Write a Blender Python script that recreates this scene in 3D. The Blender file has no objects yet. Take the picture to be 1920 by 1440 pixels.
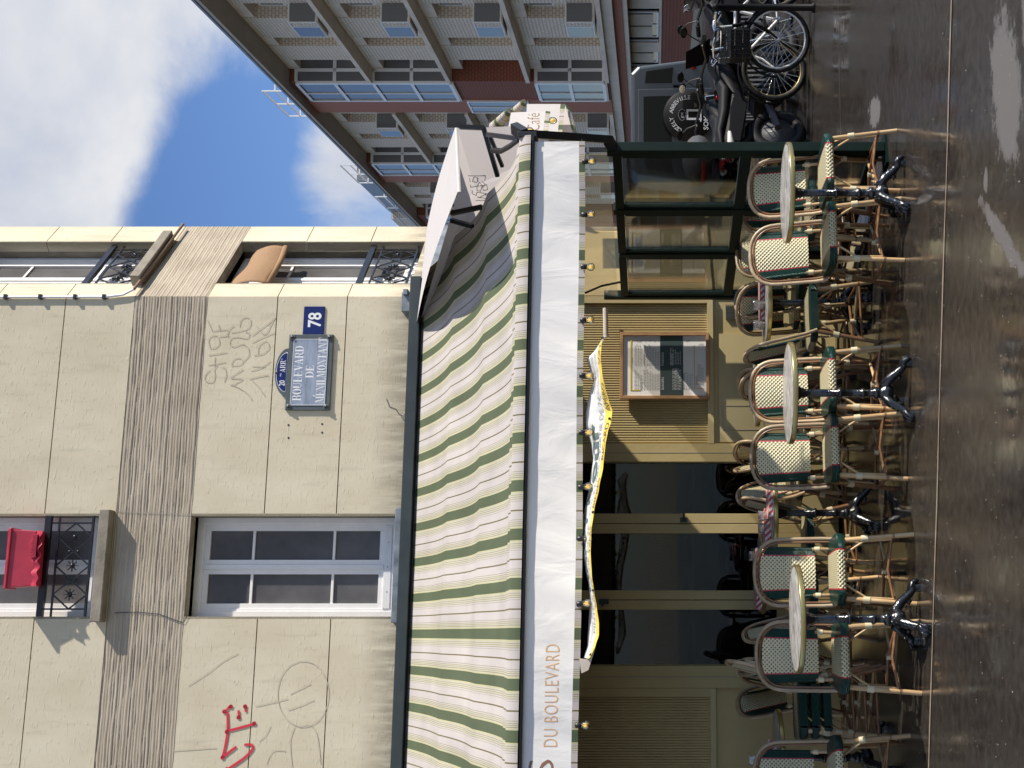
import bpy, bmesh, math, random
from mathutils import Vector, Matrix
random.seed(7)
sc = bpy.context.scene
COL = sc.collection
R = math.radians
PI = math.pi

# ------------------------------------------------------------------ camera
FOC, HOR, H = 2300.0, 1228.0, 1.55          # focal length in photo pixels, horizon, eye height
cam = bpy.data.cameras.new('camera'); cam_o = bpy.data.objects.new('camera', cam); COL.objects.link(cam_o)
cam.sensor_fit = 'HORIZONTAL'; cam.sensor_width = 36.0; cam.lens = 36.0 * FOC / 1920.0
cam.shift_x = -(HOR - 960.0) / 1920.0        # the lens is shifted up, the phone held sideways
cam.clip_start = 0.1; cam.clip_end = 2000
cam_o.matrix_world = Matrix(((0, 1, 0, 0), (0, 0, -1, 0), (-1, 0, 0, H), (0, 0, 0, 1)))
sc.camera = cam_o

# ------------------------------------------------------------------ sun, sky
TH = R(11.5)                                  # the cafe front is turned by this much
SUN_AZ, SUN_EL = R(70), R(36)
E = Vector((math.cos(TH), math.sin(TH), 0)); N = Vector((math.sin(TH), -math.cos(TH), 0))
dh = N * math.cos(SUN_AZ) + E * math.sin(SUN_AZ)
SUN = (dh * math.cos(SUN_EL) + Vector((0, 0, math.sin(SUN_EL)))).normalized()
sl = bpy.data.lights.new('sun', 'SUN'); sl.energy = 5.0; sl.angle = R(0.55); sl.color = (1.0, 0.93, 0.82)
so = bpy.data.objects.new('sun', sl); COL.objects.link(so)
so.rotation_euler = SUN.to_track_quat('Z', 'Y').to_euler(); so.location = SUN * 40
w = bpy.data.worlds.new('World'); sc.world = w; w.use_nodes = True
nt = w.node_tree; bg = nt.nodes['Background']
sky = nt.nodes.new('ShaderNodeTexSky'); sky.sky_type = 'NISHITA'; sky.sun_disc = False
sky.sun_elevation = SUN_EL; sky.sun_rotation = math.atan2(SUN.x, SUN.y); sky.air_density = 1.0; sky.dust_density = 0.1; sky.ozone_density = 5.0
SKY_STRENGTH = 0.09
bg.inputs['Strength'].default_value = SKY_STRENGTH
def wn(t, **k):
    n = nt.nodes.new(t)
    for a, b in k.items(): setattr(n, a, b)
    return n
tc = wn('ShaderNodeTexCoord')
def noise_w(scale, detail, rough, off):
    mp = wn('ShaderNodeMapping'); mp.inputs['Location'].default_value = off
    nt.links.new(tc.outputs['Generated'], mp.inputs['Vector'])
    no = wn('ShaderNodeTexNoise'); no.inputs['Scale'].default_value = scale; no.inputs['Detail'].default_value = detail
    no.inputs['Roughness'].default_value = rough; no.inputs['Distortion'].default_value = 0.5
    nt.links.new(mp.outputs['Vector'], no.inputs['Vector']); return no.outputs['Fac']
def math_w(op, a, b):
    n = wn('ShaderNodeMath', operation=op)
    for i, s in enumerate((a, b)):
        if isinstance(s, (int, float)): n.inputs[i].default_value = s
        else: nt.links.new(s, n.inputs[i])
    return n.outputs[0]
def bank_w(d, width, amt):                    # a cloud bank round a compass direction of the sky
    v = wn('ShaderNodeVectorMath', operation='DOT_PRODUCT'); nt.links.new(tc.outputs['Generated'], v.inputs[0])
    v.inputs[1].default_value = Vector(d).normalized()
    mr = wn('ShaderNodeMapRange'); mr.interpolation_type = 'SMOOTHSTEP'
    mr.inputs['From Min'].default_value = math.cos(R(width)); mr.inputs['From Max'].default_value = 1.0
    mr.inputs['To Min'].default_value = 0; mr.inputs['To Max'].default_value = amt
    nt.links.new(v.outputs['Value'], mr.inputs['Value']); return mr.outputs[0]
def dirpx(x, y): return ((720 - y) / FOC, 1, (HOR - x) / FOC)
f1 = noise_w(5.6, 12, 0.63, (0.3, 1.7, 0.1)); f2 = noise_w(1.5, 3, 0.5, (4, 2, 1))
dens = math_w('ADD', math_w('MULTIPLY', f1, 0.75), math_w('MULTIPLY', f2, 0.25))
for d_, w_, a_ in ((dirpx(-20, 180), 9.5, .30), (dirpx(20, 400), 5, .12), (dirpx(110, 60), 4.5, .10), (dirpx(60, 330), 6, .16), (dirpx(190, 220), 4, .12), (dirpx(650, 400), 5, .18), (dirpx(620, 230), 4.5, .1),
                   (dirpx(380, 20), 4, .2), (dirpx(330, 200), 3.5, .10), (dirpx(420, 360), 5, -.2), (dirpx(420, 220), 5, -.14), (dirpx(250, 60), 3, -.04), ((-.4, -.8, .5), 60, .22), ((-.6, .5, .5), 30, .15)):
    dens = math_w('ADD', dens, bank_w(d_, w_, a_))
ramp = wn('ShaderNodeMapRange'); ramp.interpolation_type = 'SMOOTHSTEP'
ramp.inputs['From Min'].default_value = 0.49; ramp.inputs['From Max'].default_value = 0.80
nt.links.new(dens, ramp.inputs['Value'])
blue = wn('ShaderNodeMix', data_type='RGBA', blend_type='MULTIPLY'); blue.inputs['Factor'].default_value = 1
nt.links.new(sky.outputs[0], blue.inputs['A']); blue.inputs['B'].default_value = (1.0, 1.06, 1.22, 1)
mixw = wn('ShaderNodeMix', data_type='RGBA')
nt.links.new(ramp.outputs[0], mixw.inputs['Factor']); nt.links.new(blue.outputs['Result'], mixw.inputs['A'])
shade = wn('ShaderNodeValToRGB'); nt.links.new(noise_w(3.4, 8, .55, (2.3, .4, 5.1)), shade.inputs['Fac'])
shade.color_ramp.elements[0].position = .36; shade.color_ramp.elements[0].color = (4.0, 4.4, 5.5, 1); shade.color_ramp.elements[1].position = .6; shade.color_ramp.elements[1].color = (6.6, 6.7, 6.9, 1)
nt.links.new(shade.outputs[0], mixw.inputs['B'])
nt.links.new(mixw.outputs['Result'], bg.inputs['Color'])
sc.view_settings.view_transform = 'Standard'; sc.view_settings.look = 'None'
sc.view_settings.exposure = 0.45; sc.view_settings.gamma = 1.0
sc.cycles.max_bounces = 8; sc.cycles.transparent_max_bounces = 12; sc.cycles.caustics_reflective = False; sc.cycles.caustics_refractive = False

# ------------------------------------------------------------------ where things stand: photo pixel -> point on a known plane
CX, CY = 0.756, 10.60                          # foot of the building corner
C = Vector((CX, CY, 0))
def W(x, y, Y): return Vector(((720 - y) / FOC * Y, Y, H + (HOR - x) / FOC * Y))
def FAC(x, y, p=0.0):                          # point on the cafe front, p metres proud of it -> (along, height)
    a = (720 - y) / FOC
    Y = (p + N.dot(C)) / (N.x * a + N.y)
    P = W(x, y, Y); return (P - C).dot(E), P.z
def GND(x, y):
    Y = FOC * H / (x - HOR); return Vector(((720 - y) / FOC * Y, Y, 0))
MF = Matrix.Translation(C) @ Matrix.Rotation(TH, 4, 'Z')          # cafe front frame: x along, y into the wall
MC = MF @ Matrix.Rotation(R(45), 4, 'Z')                          # cut-off corner frame
def fpt(s, p, z): return MF @ Vector((s, -p, z))

# ------------------------------------------------------------------ materials
MATS = {}
def nodes_of(m):
    m.use_nodes = True; return m.node_tree, m.node_tree.nodes['Principled BSDF']
def mat(name, col, rough=0.6, metal=0.0, var=0.0, vscale=6.0, bump=0.0, bscale=60.0, stretch=(1, 1, 1), spec=0.5, col2=None, emit=0, coat=0, cscale=None, detail=6):
    if name in MATS: return MATS[name]
    m = bpy.data.materials.new(name); MATS[name] = m
    t, b = nodes_of(m); L = t.links.new
    b.inputs['Base Color'].default_value = (*col, 1); b.inputs['Roughness'].default_value = rough
    b.inputs['Metallic'].default_value = metal; b.inputs['Specular IOR Level'].default_value = spec
    b.inputs['Coat Weight'].default_value = coat
    if emit: b.inputs['Emission Color'].default_value = (*col, 1); b.inputs['Emission Strength'].default_value = emit
    if var or bump:
        co = t.nodes.new('ShaderNodeTexCoord'); mp = t.nodes.new('ShaderNodeMapping'); mp.inputs['Scale'].default_value = stretch
        L(co.outputs['Object'], mp.inputs['Vector'])
    if var:
        n = t.nodes.new('ShaderNodeTexNoise'); n.inputs['Scale'].default_value = vscale; n.inputs['Detail'].default_value = detail; n.inputs['Roughness'].default_value = .6
        L(mp.outputs[0], n.inputs['Vector'])
        r = t.nodes.new('ShaderNodeValToRGB'); r.color_ramp.elements[0].position = .3; r.color_ramp.elements[1].position = .72
        c2 = col2 or tuple(min(1, c * (1 + var)) for c in col)
        c1 = col if col2 else tuple(c * (1 - var) for c in col)
        r.color_ramp.elements[0].color = (*c1, 1); r.color_ramp.elements[1].color = (*c2, 1)
        L(n.outputs['Fac'], r.inputs['Fac']); L(r.outputs['Color'], b.inputs['Base Color'])
        if name.startswith('rattan'):           # no two canes are the same tan
            oi = t.nodes.new('ShaderNodeObjectInfo'); vr = t.nodes.new('ShaderNodeMapRange'); vr.inputs['To Min'].default_value = .68; vr.inputs['To Max'].default_value = 1.18; L(oi.outputs['Random'], vr.inputs['Value'])
            mu = t.nodes.new('ShaderNodeMix'); mu.data_type = 'RGBA'; mu.blend_type = 'MULTIPLY'; mu.inputs['Factor'].default_value = 1; L(r.outputs['Color'], mu.inputs['A']); L(vr.outputs[0], mu.inputs['B']); L(mu.outputs['Result'], b.inputs['Base Color'])
        mr = t.nodes.new('ShaderNodeMapRange'); mr.inputs['To Min'].default_value = max(.02, rough - .12); mr.inputs['To Max'].default_value = min(1, rough + .12)
        L(n.outputs['Fac'], mr.inputs['Value']); L(mr.outputs[0], b.inputs['Roughness'])
    if bump:
        n2 = t.nodes.new('ShaderNodeTexNoise'); n2.inputs['Scale'].default_value = bscale; n2.inputs['Detail'].default_value = 4
        L(mp.outputs[0], n2.inputs['Vector'])
        bp = t.nodes.new('ShaderNodeBump'); bp.inputs['Strength'].default_value = 1; bp.inputs['Distance'].default_value = bump
        L(n2.outputs['Fac'], bp.inputs['Height']); L(bp.outputs[0], b.inputs['Normal'])
    return m
def glass(name, tint=(.9, .95, .93), refl=0.12, rough=0.02, milk=0, mcol=(.8, .76, .7)):
    m = bpy.data.materials.new(name); MATS[name] = m; m.use_nodes = True; t = m.node_tree; t.nodes.clear()
    o = t.nodes.new('ShaderNodeOutputMaterial'); tr = t.nodes.new('ShaderNodeBsdfTransparent'); tr.inputs[0].default_value = (*tint, 1)
    g = t.nodes.new('ShaderNodeBsdfGlossy'); g.inputs['Roughness'].default_value = rough
    fr = t.nodes.new('ShaderNodeLayerWeight'); fr.inputs['Blend'].default_value = .25
    mr = t.nodes.new('ShaderNodeMapRange'); mr.inputs['To Min'].default_value = refl; mr.inputs['To Max'].default_value = .9
    mx = t.nodes.new('ShaderNodeMixShader'); L = t.links.new
    L(fr.outputs['Fresnel'], mr.inputs['Value']); L(mr.outputs[0], mx.inputs[0]); L(tr.outputs[0], mx.inputs[1]); L(g.outputs[0], mx.inputs[2])
    if milk:                                   # diffuse and translucent share that makes it milky
        df = t.nodes.new('ShaderNodeBsdfDiffuse'); df.inputs[0].default_value = (*mcol, 1); tl = t.nodes.new('ShaderNodeBsdfTranslucent'); tl.inputs[0].default_value = (*mcol, 1)
        ad = t.nodes.new('ShaderNodeMixShader'); L(df.outputs[0], ad.inputs[1]); L(tl.outputs[0], ad.inputs[2])
        m2 = t.nodes.new('ShaderNodeMixShader'); m2.inputs[0].default_value = milk; L(mx.outputs[0], m2.inputs[1]); L(ad.outputs[0], m2.inputs[2]); L(m2.outputs[0], o.inputs[0])
    else: L(mx.outputs[0], o.inputs[0])
    return m

def stucco():
    m = bpy.data.materials.new('stucco'); MATS['stucco'] = m; t, b = nodes_of(m); L = t.links.new
    co = t.nodes.new('ShaderNodeTexCoord')
    def ns(sc_, st, d=6, r=.6):
        mp = t.nodes.new('ShaderNodeMapping'); mp.inputs['Scale'].default_value = st; L(co.outputs['Object'], mp.inputs['Vector'])
        n = t.nodes.new('ShaderNodeTexNoise'); n.inputs['Scale'].default_value = sc_; n.inputs['Detail'].default_value = d; n.inputs['Roughness'].default_value = r
        L(mp.outputs[0], n.inputs['Vector']); return n.outputs['Fac']
    a = ns(2.2, (1, 1, .6)); r = t.nodes.new('ShaderNodeValToRGB')
    r.color_ramp.elements[0].position = .3; r.color_ramp.elements[1].position = .7
    r.color_ramp.elements[0].color = (.57, .50, .365, 1); r.color_ramp.elements[1].color = (.67, .61, .465, 1)
    L(a, r.inputs['Fac'])
    # grime that clings to the foot of the wall, above the flashing
    st = ns(7, (2.2, 1, .35)); sx = t.nodes.new('ShaderNodeSeparateXYZ'); L(co.outputs['Object'], sx.inputs[0])
    mz = t.nodes.new('ShaderNodeMapRange'); mz.inputs['From Min'].default_value = 3.58; mz.inputs['From Max'].default_value = 3.95; mz.inputs['To Min'].default_value = .95; mz.inputs['To Max'].default_value = 0
    L(sx.outputs['Z'], mz.inputs['Value'])
    ad = t.nodes.new('ShaderNodeMath'); ad.operation = 'MULTIPLY'; L(mz.outputs[0], ad.inputs[0])
    s2 = t.nodes.new('ShaderNodeMapRange'); s2.inputs['From Min'].default_value = .32; s2.inputs['From Max'].default_value = .56; L(st, s2.inputs['Value']); L(s2.outputs[0], ad.inputs[1])
    stain = t.nodes.new('ShaderNodeMapRange'); stain.inputs['From Min'].default_value = .55; stain.inputs['From Max'].default_value = .80; stain.inputs['To Max'].default_value = .30
    L(ns(9, (1.6, 1.6, .22)), stain.inputs['Value'])
    mxx = t.nodes.new('ShaderNodeMath'); mxx.operation = 'MAXIMUM'; L(ad.outputs[0], mxx.inputs[0]); L(stain.outputs[0], mxx.inputs[1])
    mix = t.nodes.new('ShaderNodeMix'); mix.data_type = 'RGBA'; L(mxx.outputs[0], mix.inputs['Factor']); L(r.outputs[0], mix.inputs['A']); mix.inputs['B'].default_value = (.22, .18, .13, 1)
    L(mix.outputs['Result'], b.inputs['Base Color']); b.inputs['Roughness'].default_value = .9; b.inputs['Specular IOR Level'].default_value = .2
    # sparse drips and pits
    d1 = ns(44, (.34, .34, 1), 5, .65); d2 = ns(120, (1, 1, 1), 3)
    mr = t.nodes.new('ShaderNodeMapRange'); mr.inputs['From Min'].default_value = .56; mr.inputs['From Max'].default_value = .74; L(d1, mr.inputs['Value'])
    sm = t.nodes.new('ShaderNodeMath'); sm.operation = 'MULTIPLY_ADD'; L(d2, sm.inputs[0]); sm.inputs[1].default_value = .12; L(mr.outputs[0], sm.inputs[2])
    bp = t.nodes.new('ShaderNodeBump'); bp.inputs['Distance'].default_value = .0022; L(sm.outputs[0], bp.inputs['Height']); L(bp.outputs[0], b.inputs['Normal'])
    return m
def ribbed():
    m = bpy.data.materials.new('ribbed_concrete'); MATS['ribbed'] = m; t, b = nodes_of(m); L = t.links.new
    co = t.nodes.new('ShaderNodeTexCoord')
    nz = t.nodes.new('ShaderNodeTexNoise'); nz.inputs['Scale'].default_value = 3; nz.inputs['Detail'].default_value = 5; L(co.outputs['Object'], nz.inputs['Vector'])
    r = t.nodes.new('ShaderNodeValToRGB'); r.color_ramp.elements[0].position = .3; r.color_ramp.elements[1].position = .75
    r.color_ramp.elements[0].color = (.38, .325, .25, 1); r.color_ramp.elements[1].color = (.50, .435, .345, 1); L(nz.outputs['Fac'], r.inputs['Fac']); L(r.outputs[0], b.inputs['Base Color'])
    b.inputs['Roughness'].default_value = .95; b.inputs['Specular IOR Level'].default_value = .15
    n2 = t.nodes.new('ShaderNodeTexNoise'); n2.inputs['Scale'].default_value = 160; L(co.outputs['Object'], n2.inputs['Vector'])
    bp = t.nodes.new('ShaderNodeBump'); bp.inputs['Distance'].default_value = .004; L(n2.outputs['Fac'], bp.inputs['Height']); L(bp.outputs[0], b.inputs['Normal'])
    return m
def uvnode(t):
    n = t.nodes.new('ShaderNodeUVMap'); n.uv_map = 'UVMap'; return n.outputs[0]
def stripes(name, transl=0.0):
    m = bpy.data.materials.new(name); MATS[name] = m; t, b = nodes_of(m); L = t.links.new
    sx = t.nodes.new('ShaderNodeSeparateXYZ'); L(uvnode(t), sx.inputs[0])
    fr = t.nodes.new('ShaderNodeMath'); fr.operation = 'FRACT'; L(sx.outputs['X'], fr.inputs[0])
    r = t.nodes.new('ShaderNodeValToRGB'); r.color_ramp.interpolation = 'CONSTANT'
    G = (.098, .122, .070); Y_ = (.50, .47, .27); Wt = (.52, .475, .445); Br = (.16, .135, .065); Ln = (.27, .25, .13); Cr = (.50, .465, .375)
    seq = [(0, G), (.235, Y_), (.262, Cr), (.285, Ln), (.297, Cr), (.325, Ln), (.337, Cr), (.366, Ln), (.378, Wt), (.408, Ln), (.418, Wt), (.59, Br), (.622, Wt),
           (.79, Ln), (.80, Wt), (.835, Ln), (.847, Cr), (.878, Ln), (.890, Cr), (.92, Ln), (.932, Cr), (.965, Y_)]
    el = r.color_ramp.elements
    el[0].position = 0; el[0].color = (*G, 1); el[1].position = seq[1][0]; el[1].color = (*seq[1][1], 1)
    for p, c in seq[2:]:
        e = el.new(p); e.color = (*c, 1)
    L(fr.outputs[0], r.inputs['Fac'])
    co = t.nodes.new('ShaderNodeTexCoord'); n = t.nodes.new('ShaderNodeTexNoise'); n.inputs['Scale'].default_value = 3; n.inputs['Detail'].default_value = 6; L(co.outputs['Object'], n.inputs['Vector'])
    mr = t.nodes.new('ShaderNodeMapRange'); mr.inputs['To Min'].default_value = .74; mr.inputs['To Max'].default_value = 1.10; L(n.outputs['Fac'], mr.inputs['Value'])
    mu = t.nodes.new('ShaderNodeMix'); mu.data_type = 'RGBA'; mu.blend_type = 'MULTIPLY'; mu.inputs['Factor'].default_value = 1
    L(r.outputs[0], mu.inputs['A']); L(mr.outputs[0], mu.inputs['B']); L(mu.outputs['Result'], b.inputs['Base Color'])
    b.inputs['Roughness'].default_value = .85; b.inputs['Specular IOR Level'].default_value = .2
    n2 = t.nodes.new('ShaderNodeTexNoise'); n2.inputs['Scale'].default_value = 700; L(co.outputs['Object'], n2.inputs['Vector'])
    bp = t.nodes.new('ShaderNodeBump'); bp.inputs['Distance'].default_value = .0008; L(n2.outputs['Fac'], bp.inputs['Height']); L(bp.outputs[0], b.inputs['Normal'])
    return m
def cloth(name, col, wr=.012, sc_=5, stretch=(1, 1, .35), thin=0.0):
    m = bpy.data.materials.new(name); MATS[name] = m; t, b = nodes_of(m); L = t.links.new
    co = t.nodes.new('ShaderNodeTexCoord'); mp = t.nodes.new('ShaderNodeMapping'); mp.inputs['Scale'].default_value = stretch; L(co.outputs['Object'], mp.inputs['Vector'])
    n = t.nodes.new('ShaderNodeTexNoise'); n.inputs['Scale'].default_value = sc_; n.inputs['Detail'].default_value = 5; n.inputs['Distortion'].default_value = .8; L(mp.outputs[0], n.inputs['Vector'])
    bp = t.nodes.new('ShaderNodeBump'); bp.inputs['Distance'].default_value = wr; L(n.outputs['Fac'], bp.inputs['Height']); L(bp.outputs[0], b.inputs['Normal'])
    n3 = t.nodes.new('ShaderNodeTexNoise'); n3.inputs['Scale'].default_value = 2.5; n3.inputs['Detail'].default_value = 7; L(co.outputs['Object'], n3.inputs['Vector'])
    r = t.nodes.new('ShaderNodeValToRGB'); r.color_ramp.elements[0].position = .25; r.color_ramp.elements[1].position = .6
    r.color_ramp.elements[0].color = (*[c * .95 for c in col], 1); r.color_ramp.elements[1].color = (*col, 1); L(n3.outputs['Fac'], r.inputs['Fac']); L(r.outputs[0], b.inputs['Base Color'])
    b.inputs['Roughness'].default_value = .7; b.inputs['Specular IOR Level'].default_value = .25
    if thin:
        o = t.nodes['Material Output']; tl = t.nodes.new('ShaderNodeBsdfTranslucent'); L(r.outputs[0], tl.inputs[0])
        mx = t.nodes.new('ShaderNodeMixShader'); mx.inputs[0].default_value = thin; L(b.outputs[0], mx.inputs[1]); L(tl.outputs[0], mx.inputs[2]); L(mx.outputs[0], o.inputs[0])
    return m
def weave():
    m = bpy.data.materials.new('woven_cane'); MATS['weave'] = m; t, b = nodes_of(m); L = t.links.new
    def mth(op, a, b_=None):
        n = t.nodes.new('ShaderNodeMath'); n.operation = op
        for i, s in enumerate((a, b_)):
            if s is None: continue
            if isinstance(s, (int, float)): n.inputs[i].default_value = s
            else: L(s, n.inputs[i])
        return n.outputs[0]
    sx = t.nodes.new('ShaderNodeSeparateXYZ'); L(uvnode(t), sx.inputs[0])
    P = 0.0255
    a = mth('DIVIDE', sx.outputs['X'], P); c = mth('DIVIDE', sx.outputs['Y'], P)
    p = mth('FRACT', mth('ADD', mth('ADD', a, c), 200.0)); q = mth('FRACT', mth('ADD', mth('SUBTRACT', a, c), 200.0))
    dp = mth('ABSOLUTE', mth('SUBTRACT', p, .5)); dq = mth('ABSOLUTE', mth('SUBTRACT', q, .5))
    d = mth('MAXIMUM', dp, dq); mask = mth('LESS_THAN', d, .21)
    mix = t.nodes.new('ShaderNodeMix'); mix.data_type = 'RGBA'; L(mask, mix.inputs['Factor'])
    mix.inputs['A'].default_value = (.66, .59, .37, 1); mix.inputs['B'].default_value = (.015, .035, .03, 1)
    L(mix.outputs['Result'], b.inputs['Base Color']); b.inputs['Roughness'].default_value = .38
    hgt = mth('MULTIPLY', mth('SINE', mth('MULTIPLY', a, 6.2832)), mth('SINE', mth('MULTIPLY', c, 6.2832)))
    bp = t.nodes.new('ShaderNodeBump'); bp.inputs['Distance'].default_value = .003; L(hgt, bp.inputs['Height']); L(bp.outputs[0], b.inputs['Normal'])
    return m
def green_band():
    m = bpy.data.materials.new('green_cane'); MATS['gcane'] = m; t, b = nodes_of(m); L = t.links.new
    b.inputs['Base Color'].default_value = (.004, .040, .030, 1); b.inputs['Roughness'].default_value = .28
    w_ = t.nodes.new('ShaderNodeTexWave'); w_.inputs['Scale'].default_value = 55; w_.bands_direction = 'DIAGONAL'
    co = t.nodes.new('ShaderNodeTexCoord'); L(co.outputs['Object'], w_.inputs['Vector'])
    bp = t.nodes.new('ShaderNodeBump'); bp.inputs['Distance'].default_value = .003; L(w_.outputs['Fac'], bp.inputs['Height']); L(bp.outputs[0], b.inputs['Normal'])
    return m
def marble():
    m = bpy.data.materials.new('marble'); MATS['marble'] = m; t, b = nodes_of(m); L = t.links.new
    co = t.nodes.new('ShaderNodeTexCoord'); mp = t.nodes.new('ShaderNodeMapping'); mp.inputs['Scale'].default_value = (1.2, 6, 1); L(co.outputs['Object'], mp.inputs['Vector'])
    n = t.nodes.new('ShaderNodeTexNoise'); n.inputs['Scale'].default_value = 6; n.inputs['Detail'].default_value = 9; n.inputs['Roughness'].default_value = .7; n.inputs['Distortion'].default_value = 1.2; L(mp.outputs[0], n.inputs['Vector'])
    r = t.nodes.new('ShaderNodeValToRGB'); r.color_ramp.elements[0].position = .38; r.color_ramp.elements[1].position = .62
    r.color_ramp.elements[0].color = (.16, .15, .145, 1); r.color_ramp.elements[1].color = (.68, .66, .62, 1); L(n.outputs['Fac'], r.inputs['Fac']); L(r.outputs[0], b.inputs['Base Color'])
    b.inputs['Roughness'].default_value = .28
    return m
def asphalt():
    m = bpy.data.materials.new('wet_asphalt'); MATS['asphalt'] = m; t, b = nodes_of(m); L = t.links.new
    co = t.nodes.new('ShaderNodeTexCoord')
    def ns(sc_, d=6, r=.6, st=(1, 1, 1), dist=0):
        mp = t.nodes.new('ShaderNodeMapping'); mp.inputs['Scale'].default_value = st; L(co.outputs['Object'], mp.inputs['Vector'])
        n = t.nodes.new('ShaderNodeTexNoise'); n.inputs['Scale'].default_value = sc_; n.inputs['Detail'].default_value = d; n.inputs['Roughness'].default_value = r; n.inputs['Distortion'].default_value = dist
        L(mp.outputs[0], n.inputs['Vector']); return n.outputs['Fac']
    wet = t.nodes.new('ShaderNodeMapRange'); wet.interpolation_type = 'SMOOTHSTEP'; wet.inputs['From Min'].default_value = .44; wet.inputs['From Max'].default_value = .60
    L(ns(.55, 5, .55, (1, 1.6, 1), .4), wet.inputs['Value'])
    fine = ns(210, 3); mid = ns(14, 6)
    r = t.nodes.new('ShaderNodeValToRGB'); r.color_ramp.elements[0].color = (.021, .0175, .0145, 1); r.color_ramp.elements[1].color = (.052, .0445, .038, 1); r.color_ramp.elements[0].position = .3; r.color_ramp.elements[1].position = .7
    L(mid, r.inputs['Fac'])
    sp = t.nodes.new('ShaderNodeMapRange'); sp.inputs['From Min'].default_value = .66; sp.inputs['From Max'].default_value = .74; L(ns(130, 2), sp.inputs['Value'])
    mx = t.nodes.new('ShaderNodeMix'); mx.data_type = 'RGBA'; L(sp.outputs[0], mx.inputs['Factor']); L(r.outputs[0], mx.inputs['A']); mx.inputs['B'].default_value = (.12, .11, .1, 1)
    # patches that have dried, with ragged edges, and old tar seams
    dry = None; sxy = t.nodes.new('ShaderNodeSeparateXYZ'); L(co.outputs['Object'], sxy.inputs[0])
    def mm(op, a, b_):
        n = t.nodes.new('ShaderNodeMath'); n.operation = op
        for i, s in enumerate((a, b_)):
            if isinstance(s, (int, float)): n.inputs[i].default_value = s
            else: L(s, n.inputs[i])
        return n.outputs[0]
    rag = mm('MULTIPLY', mm('SUBTRACT', ns(7, 9, .75, (1, 1.5, 1)), .5), 2.6)
    for (px, py, rx, ry, ang) in ((1.30, 5.42, .36, .20, .35), (1.62, 5.05, .30, .14, .2), (.66, 5.48, .42, .05, 1.05), (1.92, 8.65, .10, .22, -.2), (.95, 5.75, .06, .04, 0)):
        u_ = mm('ADD', mm('MULTIPLY', mm('SUBTRACT', sxy.outputs['X'], px), math.cos(ang) / rx), mm('MULTIPLY', mm('SUBTRACT', sxy.outputs['Y'], py), math.sin(ang) / rx))
        v_ = mm('ADD', mm('MULTIPLY', mm('SUBTRACT', sxy.outputs['X'], px), -math.sin(ang) / ry), mm('MULTIPLY', mm('SUBTRACT', sxy.outputs['Y'], py), math.cos(ang) / ry))
        dd = mm('SUBTRACT', 1.0, mm('SQRT', mm('ADD', mm('MULTIPLY', u_, u_), mm('MULTIPLY', v_, v_)), 0))
        dry = dd if dry is None else mm('MAXIMUM', dry, dd)
    drm = t.nodes.new('ShaderNodeMapRange'); drm.inputs['From Min'].default_value = -.16; drm.inputs['From Max'].default_value = .16; L(mm('ADD', dry, rag), drm.inputs['Value'])
    drm2 = mm('MULTIPLY', drm.outputs[0], mm('GREATER_THAN', dry, -.8))
    mxd = t.nodes.new('ShaderNodeMix'); mxd.data_type = 'RGBA'; L(drm2, mxd.inputs['Factor']); L(mx.outputs['Result'], mxd.inputs['A']); mxd.inputs['B'].default_value = (.125, .115, .105, 1)
    L(mxd.outputs['Result'], b.inputs['Base Color'])
    rr = t.nodes.new('ShaderNodeMapRange'); rr.inputs['To Min'].default_value = .15; rr.inputs['To Max'].default_value = .05; L(wet.outputs[0], rr.inputs['Value']); L(mm('MAXIMUM', rr.outputs[0], mm('MULTIPLY', drm2, .6)), b.inputs['Roughness'])
    b.inputs['Specular IOR Level'].default_value = .5
    inv = t.nodes.new('ShaderNodeMapRange'); inv.inputs['To Min'].default_value = 1; inv.inputs['To Max'].default_value = .12; L(wet.outputs[0], inv.inputs['Value'])
    mu = t.nodes.new('ShaderNodeMath'); mu.operation = 'MULTIPLY'; L(fine, mu.inputs[0]); L(inv.outputs[0], mu.inputs[1])
    bp = t.nodes.new('ShaderNodeBump'); bp.inputs['Distance'].default_value = .0006; L(mu.outputs[0], bp.inputs['Height'])
    big = ns(3.0, 3); bp2 = t.nodes.new('ShaderNodeBump'); bp2.inputs['Distance'].default_value = .003; L(big, bp2.inputs['Height']); L(bp.outputs[0], bp2.inputs['Normal'])
    L(bp2.outputs[0], b.inputs['Normal'])
    return m
def pattern_mat(name, kind, c1, c2, scale, rough=.7):
    """two colour bands from the UV map: rows or diagonals"""
    m = bpy.data.materials.new(name); MATS[name] = m; t, b = nodes_of(m); L = t.links.new
    sx = t.nodes.new('ShaderNodeSeparateXYZ'); L(uvnode(t), sx.inputs[0])
    def mth(op, a, b_):
        n = t.nodes.new('ShaderNodeMath'); n.operation = op
        for i, s in enumerate((a, b_)):
            if isinstance(s, (int, float)): n.inputs[i].default_value = s
            else: L(s, n.inputs[i])
        return n.outputs[0]
    v = sx.outputs['X'] if kind == 'x' else (sx.outputs['Y'] if kind == 'y' else mth('ADD', sx.outputs['X'], sx.outputs['Y']))
    f = mth('FRACT', mth('ADD', mth('MULTIPLY', v, scale), 100.0), 0)
    k = mth('LESS_THAN', f, .5)
    mix = t.nodes.new('ShaderNodeMix'); mix.data_type = 'RGBA'; L(k, mix.inputs['Factor']); mix.inputs['A'].default_value = (*c1, 1); mix.inputs['B'].default_value = (*c2, 1)
    L(mix.outputs['Result'], b.inputs['Base Color']); b.inputs['Roughness'].default_value = rough
    return m
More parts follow.
